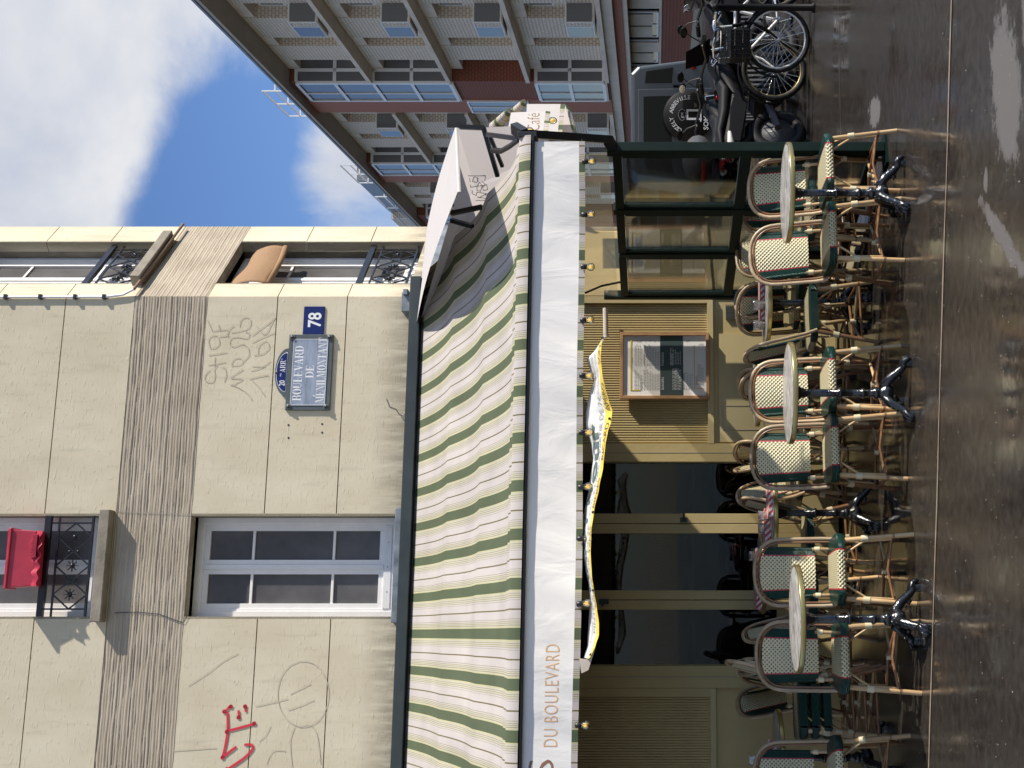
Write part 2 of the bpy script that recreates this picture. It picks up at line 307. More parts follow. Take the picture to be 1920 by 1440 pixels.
def shingle(name, c1, c2):
    """small pale mosaic shingles in offset rows"""
    m = bpy.data.materials.new(name); MATS[name] = m; t, b = nodes_of(m); L = t.links.new
    br = t.nodes.new('ShaderNodeTexBrick'); L(uvnode(t), br.inputs['Vector'])
    br.inputs['Color1'].default_value = (*c1, 1); br.inputs['Color2'].default_value = (*[c * .9 for c in c1], 1); br.inputs['Mortar'].default_value = (*c2, 1)
    br.inputs['Scale'].default_value = 1; br.inputs['Mortar Size'].default_value = .02; br.inputs['Brick Width'].default_value = .16; br.inputs['Row Height'].default_value = .115; br.inputs['Mortar Smooth'].default_value = .3
    L(br.outputs['Color'], b.inputs['Base Color']); b.inputs['Roughness'].default_value = .75
    bp = t.nodes.new('ShaderNodeBump'); bp.invert = True; bp.inputs['Distance'].default_value = .02; L(br.outputs['Fac'], bp.inputs['Height']); L(bp.outputs[0], b.inputs['Normal'])
    return m

M_stucco = stucco(); M_rib = ribbed(); M_weave = weave(); M_gcane = green_band(); M_marble = marble(); M_asph = asphalt()
M_stripe = stripes('striped_canvas'); M_white = cloth('white_canvas', (.87, .845, .81), .010); M_pink = cloth('thin_canvas', (.74, .68, .66), .006, 3, (1, 1, 1), .45)
M_banner = cloth('banner_vinyl', (.8, .8, .79), .006, 6, (1, 1, 1), .25)
M_backc = cloth('canvas_back', (.60, .52, .44), .004, 5, (1, 1, 1))
M_wframe = mat('white_window_paint', (.80, .785, .765), .4, var=.05, vscale=8)
M_pane = mat('window_glass', (.115, .11, .11), .04, spec=.22, var=.4, vscale=1.3)
M_carg = mat('car_glass', (.008, .008, .008), .1, spec=.15)
M_pane2 = mat('far_window_glass', (.15, .15, .15), .06, spec=.7)
M_iron = mat('black_iron', (.012, .012, .014), .35, var=.3, vscale=30)
M_gloss = mat('black_cast_iron', (.008, .009, .011), .16, bump=.004, bscale=60, spec=.7)
M_green = mat('dark_green_metal', (.003, .012, .009), .5, spec=.15, var=.2, vscale=9)
M_rail = mat('awning_rail', (.03, .04, .042), .45, var=.15, vscale=6)
M_black = mat('black_metal', (.01, .01, .011), .4)
M_shop = mat('khaki_paint', (.44, .345, .16), .5, var=.07, vscale=3, bump=.0008, bscale=30)
M_shopd = mat('khaki_dado', (.47, .385, .20), .45, var=.06, vscale=2)
M_zinc = mat('zinc_flashing', (.23, .25, .27), .5, metal=.5, var=.35, vscale=9)
M_sill = mat('stone_sill', (.25, .22, .175), .85, var=.3, vscale=7, bump=.003, bscale=50)
M_dirty = mat('dirty_reveal', (.50, .45, .35), .9, var=.1, vscale=3, col2=(.17, .13, .10), bump=.003, bscale=40, stretch=(1, 1, .5))
M_brownc = mat('woven_blind', (.30, .175, .085), .8, var=.12, vscale=60, bump=.002, bscale=300)
M_red = mat('red_box', (.45, .03, .06), .45, var=.2, vscale=7)
M_blue = mat('enamel_blue', (.012, .018, .11), .18)
M_gfr = mat('grey_green_enamel', (.085, .10, .10), .35, var=.15, vscale=15)
M_signw = mat('enamel_worn', (.27, .31, .39), .3, var=.3, vscale=9, stretch=(.6, 1, 4))
M_letter = mat('white_enamel', (.78, .78, .78), .35)
M_offw = cloth('offwhite_canvas', (.52, .49, .47), .008, 3, (1, 1, 1))
M_orange = mat('orange_print', (.78, .46, .22), .7)
M_brownp = mat('brown_print', (.28, .15, .09), .7)
M_pencil = mat('grey_marker', (.33, .30, .25), .9)
M_redm = mat('red_marker', (.62, .03, .05), .5)
M_dark = mat('dark_ink', (.07, .07, .075), .7)
M_gink = mat('green_ink', (.10, .15, .15), .7)
M_yel = mat('yellow_vinyl', (.78, .56, .08), .5)
M_hoop = mat('rattan_hoop', (.36, .245, .13), .35, var=.25, vscale=13, col2=(.60, .47, .31), stretch=(1, 1, .6))
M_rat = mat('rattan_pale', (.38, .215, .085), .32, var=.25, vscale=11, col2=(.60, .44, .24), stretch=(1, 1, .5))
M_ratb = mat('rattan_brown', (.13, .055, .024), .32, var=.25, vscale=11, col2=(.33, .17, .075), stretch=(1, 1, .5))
M_wrap = pattern_mat('cane_binding', 'y', (.72, .66, .45), (.5, .42, .25), 170, .5)
M_redc = mat('red_cane', (.4, .02, .03), .4)
M_brass = mat('brass_rim', (.46, .37, .16), .28, metal=.85)
M_brassd = mat('brass_dark', (.25, .19, .08), .35, metal=.6)
M_wood = mat('oak_frame', (.40, .22, .10), .5, var=.2, vscale=12, stretch=(6, 6, 1))
M_paper = mat('menu_paper', (.82, .81, .78), .6)
M_slate = mat('menu_dark_green', (.035, .06, .058), .55)
M_mat = pattern_mat('red_white_card', 'd', (.72, .66, .6), (.5, .05, .06), 22, .7)
M_clear = glass('clear_glass', (.97, .985, .98), .13)
M_vinyl = glass('clear_vinyl', (.84, .81, .74), .13, .13, .10, (.75, .68, .5))
M_tumbler = glass('tumbler_glass', (.97, .95, .94), .14, .05, .16, (.85, .8, .78))
M_doorg = glass('door_glass', (.42, .42, .42), .010)
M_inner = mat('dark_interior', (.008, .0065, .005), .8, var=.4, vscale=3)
M_bulb = glass('bulb_glass', (.97, .90, .68), .2)
M_fil = mat('filament', (1.0, .72, .12), .4, emit=.45)
M_beige = shingle('pale_shingles', (.84, .72, .57), (.55, .46, .36)); M_conc = mat('far_concrete', (.70, .60, .48), .85, var=.12, vscale=1.5, bump=.004, bscale=8)
M_eave = mat('eave_concrete', (.46, .40, .335), .85, var=.12, vscale=1.2)
M_brick = shingle('red_tiles', (.28, .088, .045), (.2, .062, .033)); M_redp = mat('red_render', (.36, .135, .08), .75, var=.08, vscale=2)
M_alu = mat('aluminium_frame', (.80, .79, .77), .4, var=.05)
M_jeep = mat('grey_car_paint', (.055, .063, .073), .35, coat=.15, var=.04)
M_rub = mat('rubber', (.007, .007, .008), .6, spec=.2, bump=.001, bscale=200)
M_plas = mat('black_plastic', (.006, .006, .007), .5, spec=.09)
M_grey = mat('grey_plastic', (.07, .07, .075), .45, spec=.3)
M_chrome = mat('chrome', (.7, .7, .7), .12, metal=1)
M_redl = mat('red_lens', (.35, .012, .012), .15)
M_wlens = mat('pale_lens', (.75, .72, .68), .15)
M_cream = mat('cream_wall', (.42, .37, .27), .8)
M_plate = mat('number_plate', (.8, .8, .78), .4)
M_joint = mat('stone_joint', (.27, .21, .16), .5, var=.25, vscale=18)

# ------------------------------------------------------------------ mesh helpers
class MB:
    def __init__(s): s.v = []; s.f = []; s.mi = []; s.uv = []; s.sm = []; s.mats = []
    def m(s, mt):
        if mt not in s.mats: s.mats.append(mt)
        return s.mats.index(mt)
    def face(s, pts, mt, uv=None, smooth=False):
        i = len(s.v); s.v += [tuple(p) for p in pts]; s.f.append(tuple(range(i, i + len(pts)))); s.mi.append(s.m(mt)); s.uv.append(uv); s.sm.append(smooth)
    def raw(s, vs, fs, mt, uvs=None, smooth=True):
        i = len(s.v); s.v += [tuple(p) for p in vs]; k = s.m(mt)
        for j, f in enumerate(fs):
            s.f.append(tuple(i + a for a in f)); s.mi.append(k); s.uv.append(uvs[j] if uvs else None); s.sm.append(smooth)
    def box(s, x0, x1, y0, y1, z0, z1, mt, M=None):
        vs = [Vector((x, y, z)) for z in (z0, z1) for y in (y0, y1) for x in (x0, x1)]
        if M is not None: vs = [M @ v for v in vs]
        s.raw(vs, [(0, 2, 3, 1), (4, 5, 7, 6), (0, 1, 5, 4), (2, 6, 7, 3), (0, 4, 6, 2), (1, 3, 7, 5)], mt, smooth=False)
        a, b, c = x1 - x0, y1 - y0, z1 - z0
        U = [[(x0, y0), (x0, y1), (x1, y1), (x1, y0)], [(x0, y0), (x1, y0), (x1, y1), (x0, y1)], [(x0, z0), (x1, z0), (x1, z1), (x0, z1)], [(x0, z0), (x0, z1), (x1, z1), (x1, z0)],
             [(y0, z0), (y0, z1), (y1, z1), (y1, z0)], [(y0, z0), (y1, z0), (y1, z1), (y0, z1)]]
        s.uv[-6:] = U
    def bar(s, a, b, wd, th, mt, up=(0, 0, 1)):
        a = Vector(a); b = Vector(b); d = (b - a); L = d.length; d.normalize(); u = Vector(up)
        if abs(d.dot(u)) > .98: u = Vector((1, 0, 0))
        x = d.cross(u).normalized(); y = x.cross(d)
        M = Matrix.Translation(a) @ Matrix((x, y, d)).transposed().to_4x4()
        s.box(-wd / 2, wd / 2, -th / 2, th / 2, 0, L, mt, M)
    def tube(s, pts, r, mt, seg=8, closed=False, flat=1.0, up=None):
        pts = [Vector(p) for p in pts]; n = len(pts); rr = r if isinstance(r, (list, tuple)) else [r] * n
        vs = []; px = None; acc = 0
        uvl = [0]
        for i in range(1, n): uvl.append(uvl[-1] + (pts[i] - pts[i - 1]).length)
        for i in range(n):
            if closed: t = pts[(i + 1) % n] - pts[i - 1]
            else: t = pts[min(i + 1, n - 1)] - pts[max(i - 1, 0)]
            t.normalize()
            if px is None:
                g = Vector(up) if up else (Vector((0, 0, 1)) if abs(t.z) < .9 else Vector((1, 0, 0)))
                px = t.cross(g).normalized()
            else: px = (px - t * px.dot(t)).normalized()
            py = t.cross(px)
            for k in range(seg):
                a = 2 * PI * k / seg
                vs.append(pts[i] + px * math.cos(a) * rr[i] + py * math.sin(a) * rr[i] * flat)
        fs = []; uv = []
        for i in range(n if closed else n - 1):
            j = (i + 1) % n
            for k in range(seg):
                k2 = (k + 1) % seg
                fs.append((i * seg + k, i * seg + k2, j * seg + k2, j * seg + k))
                a, b = uvl[i], uvl[i] + .05 if j == 0 else uvl[j]
                uv.append([(k / seg, a), ((k + 1) / seg, a), ((k + 1) / seg, b), (k / seg, b)])
        s.raw(vs, fs, mt, uv)
        if not closed:
            s.raw(vs[:seg], [tuple(range(seg))[::-1]], mt, smooth=False); s.raw(vs[-seg:], [tuple(range(seg))], mt, smooth=False)
    def lathe(s, prof, mt, seg=24, c=(0, 0, 0), M=None):
        vs = []
        for r, z in prof:
            for k in range(seg):
                a = 2 * PI * k / seg; p = Vector((c[0] + r * math.cos(a), c[1] + r * math.sin(a), c[2] + z))
                vs.append(M @ p if M is not None else p)
        fs = [(i * seg + k, i * seg + (k + 1) % seg, (i + 1) * seg + (k + 1) % seg, (i + 1) * seg + k) for i in range(len(prof) - 1) for k in range(seg)]
        s.raw(vs, fs, mt)
        if prof[0][0] > 1e-4: s.raw(vs[:seg], [tuple(range(seg))[::-1]], mt, smooth=False)
        if prof[-1][0] > 1e-4: s.raw(vs[-seg:], [tuple(range(seg))], mt, smooth=False)
    def grid(s, fn, nu, nv, mt, uvf=None, smooth=True):
        vs = [fn(i / nu, j / nv) for j in range(nv + 1) for i in range(nu + 1)]
        fs = []; uv = []
        for j in range(nv):
            for i in range(nu):
                fs.append((j * (nu + 1) + i, j * (nu + 1) + i + 1, (j + 1) * (nu + 1) + i + 1, (j + 1) * (nu + 1) + i))
                if uvf: uv.append([uvf(i / nu, j / nv), uvf((i + 1) / nu, j / nv), uvf((i + 1) / nu, (j + 1) / nv), uvf(i / nu, (j + 1) / nv)])
        s.raw(vs, fs, mt, uv or None, smooth)
    def prism(s, poly, y0, y1, mt, M=None):
        """outline in x,z pushed from depth y0 to y1"""
        n = len(poly); vs = [Vector((x, y0, z)) for x, z in poly] + [Vector((x, y1, z)) for x, z in poly]
        if M is not None: vs = [M @ v for v in vs]
        s.raw(vs, [tuple(range(n)), tuple(range(2 * n - 1, n - 1, -1))] + [(i, n + i, n + (i + 1) % n, (i + 1) % n) for i in range(n)], mt, smooth=False)
    def ribbon(s, pts, wd, mt, y=-.003, fn=None, z=0):
        """a drawn line on an x,z wall"""
        for i in range(len(pts) - 1):
            a = Vector((pts[i][0], pts[i][1])); b = Vector((pts[i + 1][0], pts[i + 1][1])); d = b - a
            if d.length < 1e-6: continue
            d.normalize(); n = Vector((-d.y, d.x)) * wd / 2; yy = y - .00012 * (i % 7)
            q = [a + n, a - n, b - n, b + n]
            P = [Vector((p.x, yy, p.y)) for p in q]
            s.face([fn(p) for p in P] if fn else P, mt)
    def build(s, name, parent=None, M=None, bevel=0, fix=True, solid=0):
        me = bpy.data.meshes.new(name)
        vs = [M @ Vector(v) for v in s.v] if M is not None else s.v
        me.from_pydata([tuple(v) for v in vs], [], s.f)
        for mt in s.mats: me.materials.append(mt)
        me.polygons.foreach_set('material_index', s.mi); me.polygons.foreach_set('use_smooth', s.sm)
        if any(u for u in s.uv):
            ul = me.uv_layers.new(name='UVMap')
            for p, u in zip(me.polygons, s.uv):
                if u:
                    for li, q in zip(p.loop_indices, u): ul.data[li].uv = q
        if fix:
            bm = bmesh.new(); bm.from_mesh(me); bmesh.ops.recalc_face_normals(bm, faces=bm.faces); bm.to_mesh(me); bm.free()
        o = bpy.data.objects.new(name, me); COL.objects.link(o)
        if parent is not None: o.parent = parent
        if bevel:
            b = o.modifiers.new('bevel', 'BEVEL'); b.width = bevel; b.segments = 2; b.limit_method = 'ANGLE'; b.angle_limit = R(50)
        if solid:
            b = o.modifiers.new('solid', 'SOLIDIFY'); b.thickness = solid; b.offset = 0
        return o
def tag(o, label=None, cat=None, group=None, kind=None):
    if label: o['label'] = label
    if cat: o['category'] = cat
    if group: o['group'] = group
    if kind: o['kind'] = kind
    return o
def thing(name, label, cat, M=None, group=None):
    o = bpy.data.objects.new(name, None); COL.objects.link(o); o.empty_display_size = .2
    if M is not None: o.matrix_world = M
    return tag(o, label, cat, group)
def copy_tree(o, parent=None, kids={}):
    c = o.copy(); COL.objects.link(c)
    if parent is not None: c.parent = parent
    for ch in list(o.children): copy_tree(ch, c)
    return c
def at(v, rz=0): return Matrix.Translation(Vector(v)) @ Matrix.Rotation(rz, 4, 'Z')
def arc(cx, cz, rx, rz, a0, a1, n=12): return [(cx + rx * math.cos(R(a0 + (a1 - a0) * i / n)), cz + rz * math.sin(R(a0 + (a1 - a0) * i / n))) for i in range(n + 1)]
_font = {}
def glyphs(txt, size, bold=0, sx=1.0, align='LEFT', spacing=1.0):
    """lettering as flat polygons in x,z -> (list of vertices, list of faces, width)"""
    cu = bpy.data.curves.new('t', 'FONT'); cu.body = txt; cu.size = size; cu.offset = bold * size; cu.space_character = spacing; cu.fill_mode = 'FRONT'; cu.resolution_u = 3
    o = bpy.data.objects.new('t', cu); COL.objects.link(o)
    dg = bpy.context.evaluated_depsgraph_get(); me = bpy.data.meshes.new_from_object(o.evaluated_get(dg))
    vs = [(v.co.x * sx, v.co.y) for v in me.vertices]; fs = [tuple(p.vertices) for p in me.polygons]
    bpy.data.objects.remove(o); bpy.data.curves.remove(cu); bpy.data.meshes.remove(me)
    wd = max([v[0] for v in vs] or [0])
    if align == 'CENTER': vs = [(x - wd / 2, y) for x, y in vs]
    return vs, fs, wd
def write(mb, txt, size, x, z, y, mt, fn=None, **k):
    vs, fs, wd = glyphs(txt, size, **k)
    P = [Vector((x + a, y, z + b)) for a, b in vs]
    mb.raw([fn(p) for p in P] if fn else P, fs, mt, smooth=False); return wd

# ------------------------------------------------------------------ ground
g = MB(); g.face([(-300, -60, 0), (300, -60, 0), (300, 600, 0), (-300, 600, 0)], M_asph)
tag(g.build('pavement'), kind='structure')
g = MB()
a = GND(1742.5, 1440); b = GND(1785, 0); d = (b - a).normalized()
def js(t): return a + d * t
nrm = Vector((-d.y, d.x, 0))
prev = None; pts = []
for i in range(0, 121):
    t = -4 + i * .1; c_ = js(t) + nrm * (.004 * math.sin(t * 3.1) + .003 * math.sin(t * 7)); ww = .011 + .003 * math.sin(t * 5.3)
    pts.append((c_ - nrm * ww, c_ + nrm * ww))
for (p0, p1), (q0, q1) in zip(pts, pts[1:]):
    up = Vector((0, 0, .004)); g.face([p0 + up, q0 + up, q1 + up, p1 + up], M_joint)
a2, b2 = GND(1572, 0), GND(1578, 300)
d2 = (b2 - a2).normalized(); n2 = Vector((-d2.y, d2.x, 0)) * .007; up = Vector((0, 0, .004))
a2 = a2 - d2 * 3; b2 = b2 + d2 * 0.2
g.face([a2 - n2 + up, b2 - n2 + up, b2 + n2 + up, a2 + n2 + up], mat('tar_seam', (.07, .06, .05), .5))
tag(g.build('kerb_joint'), kind='structure')

# ------------------------------------------------------------------ corner building
bld = thing('corner_building', 'cream rendered corner building with ribbed concrete band above the cafe awnings', 'building', MF)
ZB, ZT = 3.50, 9.2
seams = [3.60, 4.207, 4.808, 5.414, 6.039, 6.638, 7.24, 7.845, 8.45, 9.2]
wx0, wx1 = FAC(540, 1156)[0], FAC(540, 967.5)[0]
WIN = [(wx0, wx1, 3.70, 5.412), (wx0, wx1, 6.14, 7.843)]
cx0, cx1 = .238, 1.033
CWIN = [(cx0, cx1, 3.70, 5.412), (cx0, cx1, 6.14, 7.843)]
CL = 1.357
def slabs(x0, x1, wins, edge):
    """render laid out in courses with thin open joints, cut round the window openings"""
    mb = MB(); rb = MB(); k = .0045
    for z0, z1 in zip(seams, seams[1:]):
        mt, tgt = (M_rib, rb) if abs(z0 - 5.414) < .01 else (M_stucco, mb)
        cuts = [(x0, x1)]
        zs = [(z0, z1)]
        spans = [(z0, z1, [(x0, x1)])]
        for (a, b, c, d_) in wins:
            if c < z1 - .002 and d_ > z0 + .002:
                out = []
                lo, hi = max(z0, c), min(z1, d_)
                if lo > z0 + .002: out.append((z0, lo, [(x0, x1)]))
                out.append((lo, hi, [(x0, a), (b, x1)]))
                if hi < z1 - .002: out.append((hi, z1, [(x0, x1)]))
                spans = out
        for lo, hi, xs in spans:
            for xa, xb in xs:
                za = lo + (k if lo == z0 else 0); zb = hi - (k if hi == z1 else 0)
                if tgt is mb: mb.box(xa, xb, 0, .1, za, zb, mt)
                else:
                    # wavy hand-raked ribs
                    nr = 26; nx = max(8, int((xb - xa) / .035)); vs = []; fs = []
                    for j in range(nr * 4 + 1):
                        for i in range(nx + 1):
                            x = xa + (xb - xa) * i / nx; zz = lo + (hi - lo) * j / (nr * 4)
                            xx = x + edge * 1.37
                            wv = .006 * math.sin(xx * 5.1 + zz * 4) + .0045 * math.sin(xx * 13.7 + zz * 23) + .003 * math.sin(xx * 31 + zz * 61) + .004 * math.sin(zz * 47 + 1) * math.sin(xx * 3)
                            ph = ((zz - lo) / (hi - lo) * nr + wv * 26 + .15 * math.sin(zz * 130)) % 1
                            h = (.5 - .5 * math.cos(2 * PI * ph)) ** 1.6
                            amp = .5 + .5 * math.sin(zz * 77 + 2) * math.sin(zz * 31 + xx * .7)
                            zz2 = zz + wv * (.3 if 0 < j < nr * 4 else 0)
                            vs.append((x, -.003 + .009 * h * (.45 + .55 * amp), zz2))
                    for j in range(nr * 4):
                        for i in range(nx): fs.append((j * (nx + 1) + i, j * (nx + 1) + i + 1, (j + 1) * (nx + 1) + i + 1, (j + 1) * (nx + 1) + i))
                    rb.raw(vs, fs, M_rib)
                    rb.box(xa, xb, .02, .1, lo, hi, M_rib)
    # backing behind the joints
    for xa, xb in ((x0, wins[0][0]), (wins[0][1], x1)): mb.box(xa, xb, .1, .26, ZB, ZT, M_sill)
    zz = ZB
    for (a, b, c, d_) in wins:
        mb.box(a, b, .1, .26, zz, c, M_sill); zz = d_
    mb.box(wins[0][0], wins[0][1], .1, .26, zz, ZT, M_sill)
    return mb, rb
mb, rb = slabs(-9.0, 0, WIN, 0)
mb.build('wall', bld); rb.build('ribbed_band', bld)
mb, rb = slabs(0, CL, CWIN, 1)
X45 = Matrix.Rotation(R(45), 4, 'Z')
mb.build('wall', bld, X45); rb.build('ribbed_band', bld, X45)
# side wall beyond the cut-off corner, roof slab and the mass behind
m2 = MB(); MS = X45 @ Matrix.Translation((CL, 0, 0)) @ Matrix.Rotation(R(45), 4, 'Z')
m2.box(0, 9, 0, .26, 0, ZT, M_stucco, MS); m2.build('side_wall', bld)
m2 = MB(); m2.box(-9, .9, .3, 9, ZT + .003, ZT + .3, M_conc); m2.build('roof', bld)

def window(name, x0, x1, z0, z1, M, depth, bars=(0.0, ), curtain=True):
    fr = MB(); y = depth; W_ = x1 - x0; mid = (x0 + x1) / 2
    def rect(a, b, c, d_, t, y0, y1, mt):
        fr.box(a, a + t, y0, y1, c, d_, mt); fr.box(b - t, b, y0, y1, c, d_, mt); fr.box(a + t, b - t, y0, y1, c, c + t, mt); fr.box(a + t, b - t, y0, y1, d_ - t, d_, mt)
    # reveal lining
    rv = MB(); rv.box(x0 - .02, x0 + .0, .0, depth + .05, z0, z1, M_dirty); rv.box(x1, x1 + .02, .0, depth + .05, z0, z1, M_dirty); rv.box(x0, x1, .0, depth + .05, z1, z1 + .02, M_dirty)
    rv.box(x0, x1, .01, depth + .05, z0 - .03, z0, M_sill)
    rect(x0, x1, z0, z1, .045, y, y + .07, M_wframe); rect(x0 + .045, x1 - .045, z0 + .045, z1 - .045, .022, y + .012, y + .07, M_wframe)
    zl = z0 + .13
    fr.box(x0 + .067, x1 - .067, y + .005, y + .06, z0 + .067, zl - .003, M_wframe)
    pn = MB()
    for a, b in ((x0 + .067, mid - .018), (mid + .018, x1 - .067)):
        rect(a, b, zl, z1 - .067, .042, y + .022, y + .065, M_wframe)
        hh = z1 - .067 - zl - .084; zz = zl + .042
        for f in (.27, .745): fr.box(a + .042, b - .042, y + .03, y + .058, zz + hh * f - .011, zz + hh * f + .011, M_wframe)
        pn.face([(a + .04, y + .045, zz - .002), (b - .04, y + .045, zz - .002), (b - .04, y + .045, zz + hh + .002), (a + .04, y + .045, zz + hh + .002)], M_pane)
    fr.box(mid - .018, mid + .018, y + .008, y + .07, zl, z1 - .067, M_wframe)
    for q in (-.25, .0, .25): fr.box(mid + q * W_ - .004, mid + q * W_ + .004, y + .002, y + .006, z0 + .09, z0 + .098, M_dark)
    wo = fr.build(name, bld, M, bevel=.003); pn.build('pane', wo, M); rv.build('reveal', wo, M)
    return wo
window('window', *WIN[0], None, .16); window('window', *WIN[1], None, .16)
window('window', *CWIN[0], X45, .17); window('window', *CWIN[1], X45, .17)
# sills
def sill(x0, x1, z, M):
    mb = MB(); mb.box(x0 - .045, x1 + .045, -.10, .12, z - .085, z, M_sill); mb.build('sill', bld, M, bevel=.006)
sill(wx0, wx1, 6.138, None); sill(cx0, cx1, 6.138, X45)
mb = MB(); mb.box(wx0 - .05, wx1 + .06, -.085, .10, 3.615, 3.697, M_zinc); mb.build('sill', bld, None, bevel=.004)
# iron railings with lattice panel
def railing(x0, x1, zb, ht, y, M):
    mb = MB(); zt = zb + ht
    mb.bar((x0, y, zt), (x1, y, zt), .035, .05, M_iron); mb.bar((x0, y, zb), (x1, y, zb), .018, .018, M_iron); mb.bar((x0, y, zt - .09), (x1, y, zt - .09), .014, .014, M_iron)
    W_ = x1 - x0
    xa, xb = x0 + .06, x1 - .06
    mb.bar((xa, y, zb), (xa, y, zt), .014, .014, M_iron); mb.bar((xb, y, zb), (xb, y, zt), .014, .014, M_iron)
    zc = (zb + zt - .09) / 2; hh = (zt - .09 - zb) / 2; n = 3; st = (xb - xa) / n
    for i in range(n):
        a, c, b = xa + i * st, xa + (i + .5) * st, xa + (i + 1) * st
        for p, q in (((a, zc), (c, zc + hh)), ((c, zc + hh), (b, zc)), ((a, zc), (c, zc - hh)), ((c, zc - hh), (b, zc))):
            mb.bar((p[0], y, p[1]), (q[0], y, q[1]), .011, .011, M_iron)
        mb.lathe([(.001, -.02), (.02, -.012), (.026, 0), (.02, .012), (.001, .02)], M_iron, 8, (c, y, zc))
        for ang in range(0, 360, 45): mb.bar((c, y - .004, zc), (c + .05 * math.cos(R(ang)), y - .004, zc + .05 * math.sin(R(ang))), .012, .006, M_iron)
        if i: 
            for dz in (-.035, .035): mb.lathe([(.001, -.014), (.014, 0), (.001, .014)], M_iron, 8, (a, y, zc + dz))
    mb.build('balcony_railing', bld, M)
railing(wx0, wx1, 6.22, .37, -.01, None)
railing(cx0, cx1, 6.19, .42, .05, X45); railing(cx0, cx1, 3.76, .42, .05, X45)
# drain pipe that runs along the corner under the upper sill
mb = MB()
mb.tube([(-.008, -.016, 9.1), (-.008, -.016, 6.30), (.012, -.016, 6.14), (.06, -.02, 6.05)], .011, M_wframe, 8)
mb.tube([(.06, -.02, 6.05), (.5, .42, 6.035), (.955, .875, 6.03)], .013, mat('rusty_pipe', (.22, .14, .09), .7), 8)
for z in (7.15, 6.85, 6.55, 6.30): mb.box(-.028, .012, -.034, .0, z - .013, z + .013, M_black)
mb.build('pipe', bld)
# cracks and wires across the band
mb = MB()
mb.ribbon([(wx1 + .04, 6.03), (wx1 + .03, 5.9), (wx1 + .025, 5.7), (wx1 + .02, 5.55), (wx1 + .01, 5.414)], .006, M_pencil, -.0065)
mb.ribbon([(wx0 + .03, 5.98), (wx0 + .035, 5.8), (wx0 + .02, 5.62), (wx0 - .04, 5.45), (wx0 - .05, 5.41), (wx0 + .01, 5.38)], .008, M_dark, -.0068)
mb.build('crack', bld)
# zinc flashing, broken plaster and bracket over the awning rail
mb = MB(); n = 40
xs = [-9 + 9 * i / n for i in range(n + 1)]
mb.raw([(x, -.012 - .006 * (i % 2), z) for i, x in enumerate(xs) for z in (3.50, 3.63 + .014 * math.sin(i * 1.7) + .012 * math.sin(i * 4.1))], [(2 * i, 2 * i + 2, 2 * i + 3, 2 * i + 1) for i in range(n)], M_zinc)
xs = [CL * i / 6 for i in range(7)]
mb.raw([X45 @ Vector((x, -.014, z)) for x in xs for z in (3.50, 3.63)], [(2 * i, 2 * i + 2, 2 * i + 3, 2 * i + 1) for i in range(6)], M_zinc)
mb.build('flashing', bld)
s0, z0 = FAC(770, 700); s1, z1 = FAC(752, 690)
mb = MB(); mb.ribbon([(-1.13, 3.60), (-1.10, 3.66), (-1.05, 3.685), (-1.03, 3.72), (-.99, 3.745), (-.97, 3.80), (-.9, 3.83)], .006, M_dark, -.003)
mb.prism([(-1.14, 3.56), (-1.14, 3.62), (-1.10, 3.65), (-1.06, 3.70), (-1.03, 3.66), (-.9, 3.64), (-.62, 3.63), (-.6, 3.56)], -.022, -.002, M_sill)
mb.build('broken_render', bld)
mb = MB(); mb.box(-.16, .01, -.11, 0, 3.60, 3.715, M_zinc); mb.box(-.02, .03, -.14, -.03, 3.66, 3.70, M_zinc); mb.build('bracket', bld, None, bevel=.004)
# holes
mb = MB()
for x, y in ((541, 797), (541, 821), (604, 795), (604, 811)):
    s, z = FAC(x, y); mb.lathe([(.001, 0), (.009, 0)], M_dark, 10, M=Matrix.Translation((s, -.002, z)) @ Matrix.Rotation(R(90), 4, 'X'))
mb.build('screw_hole', bld)

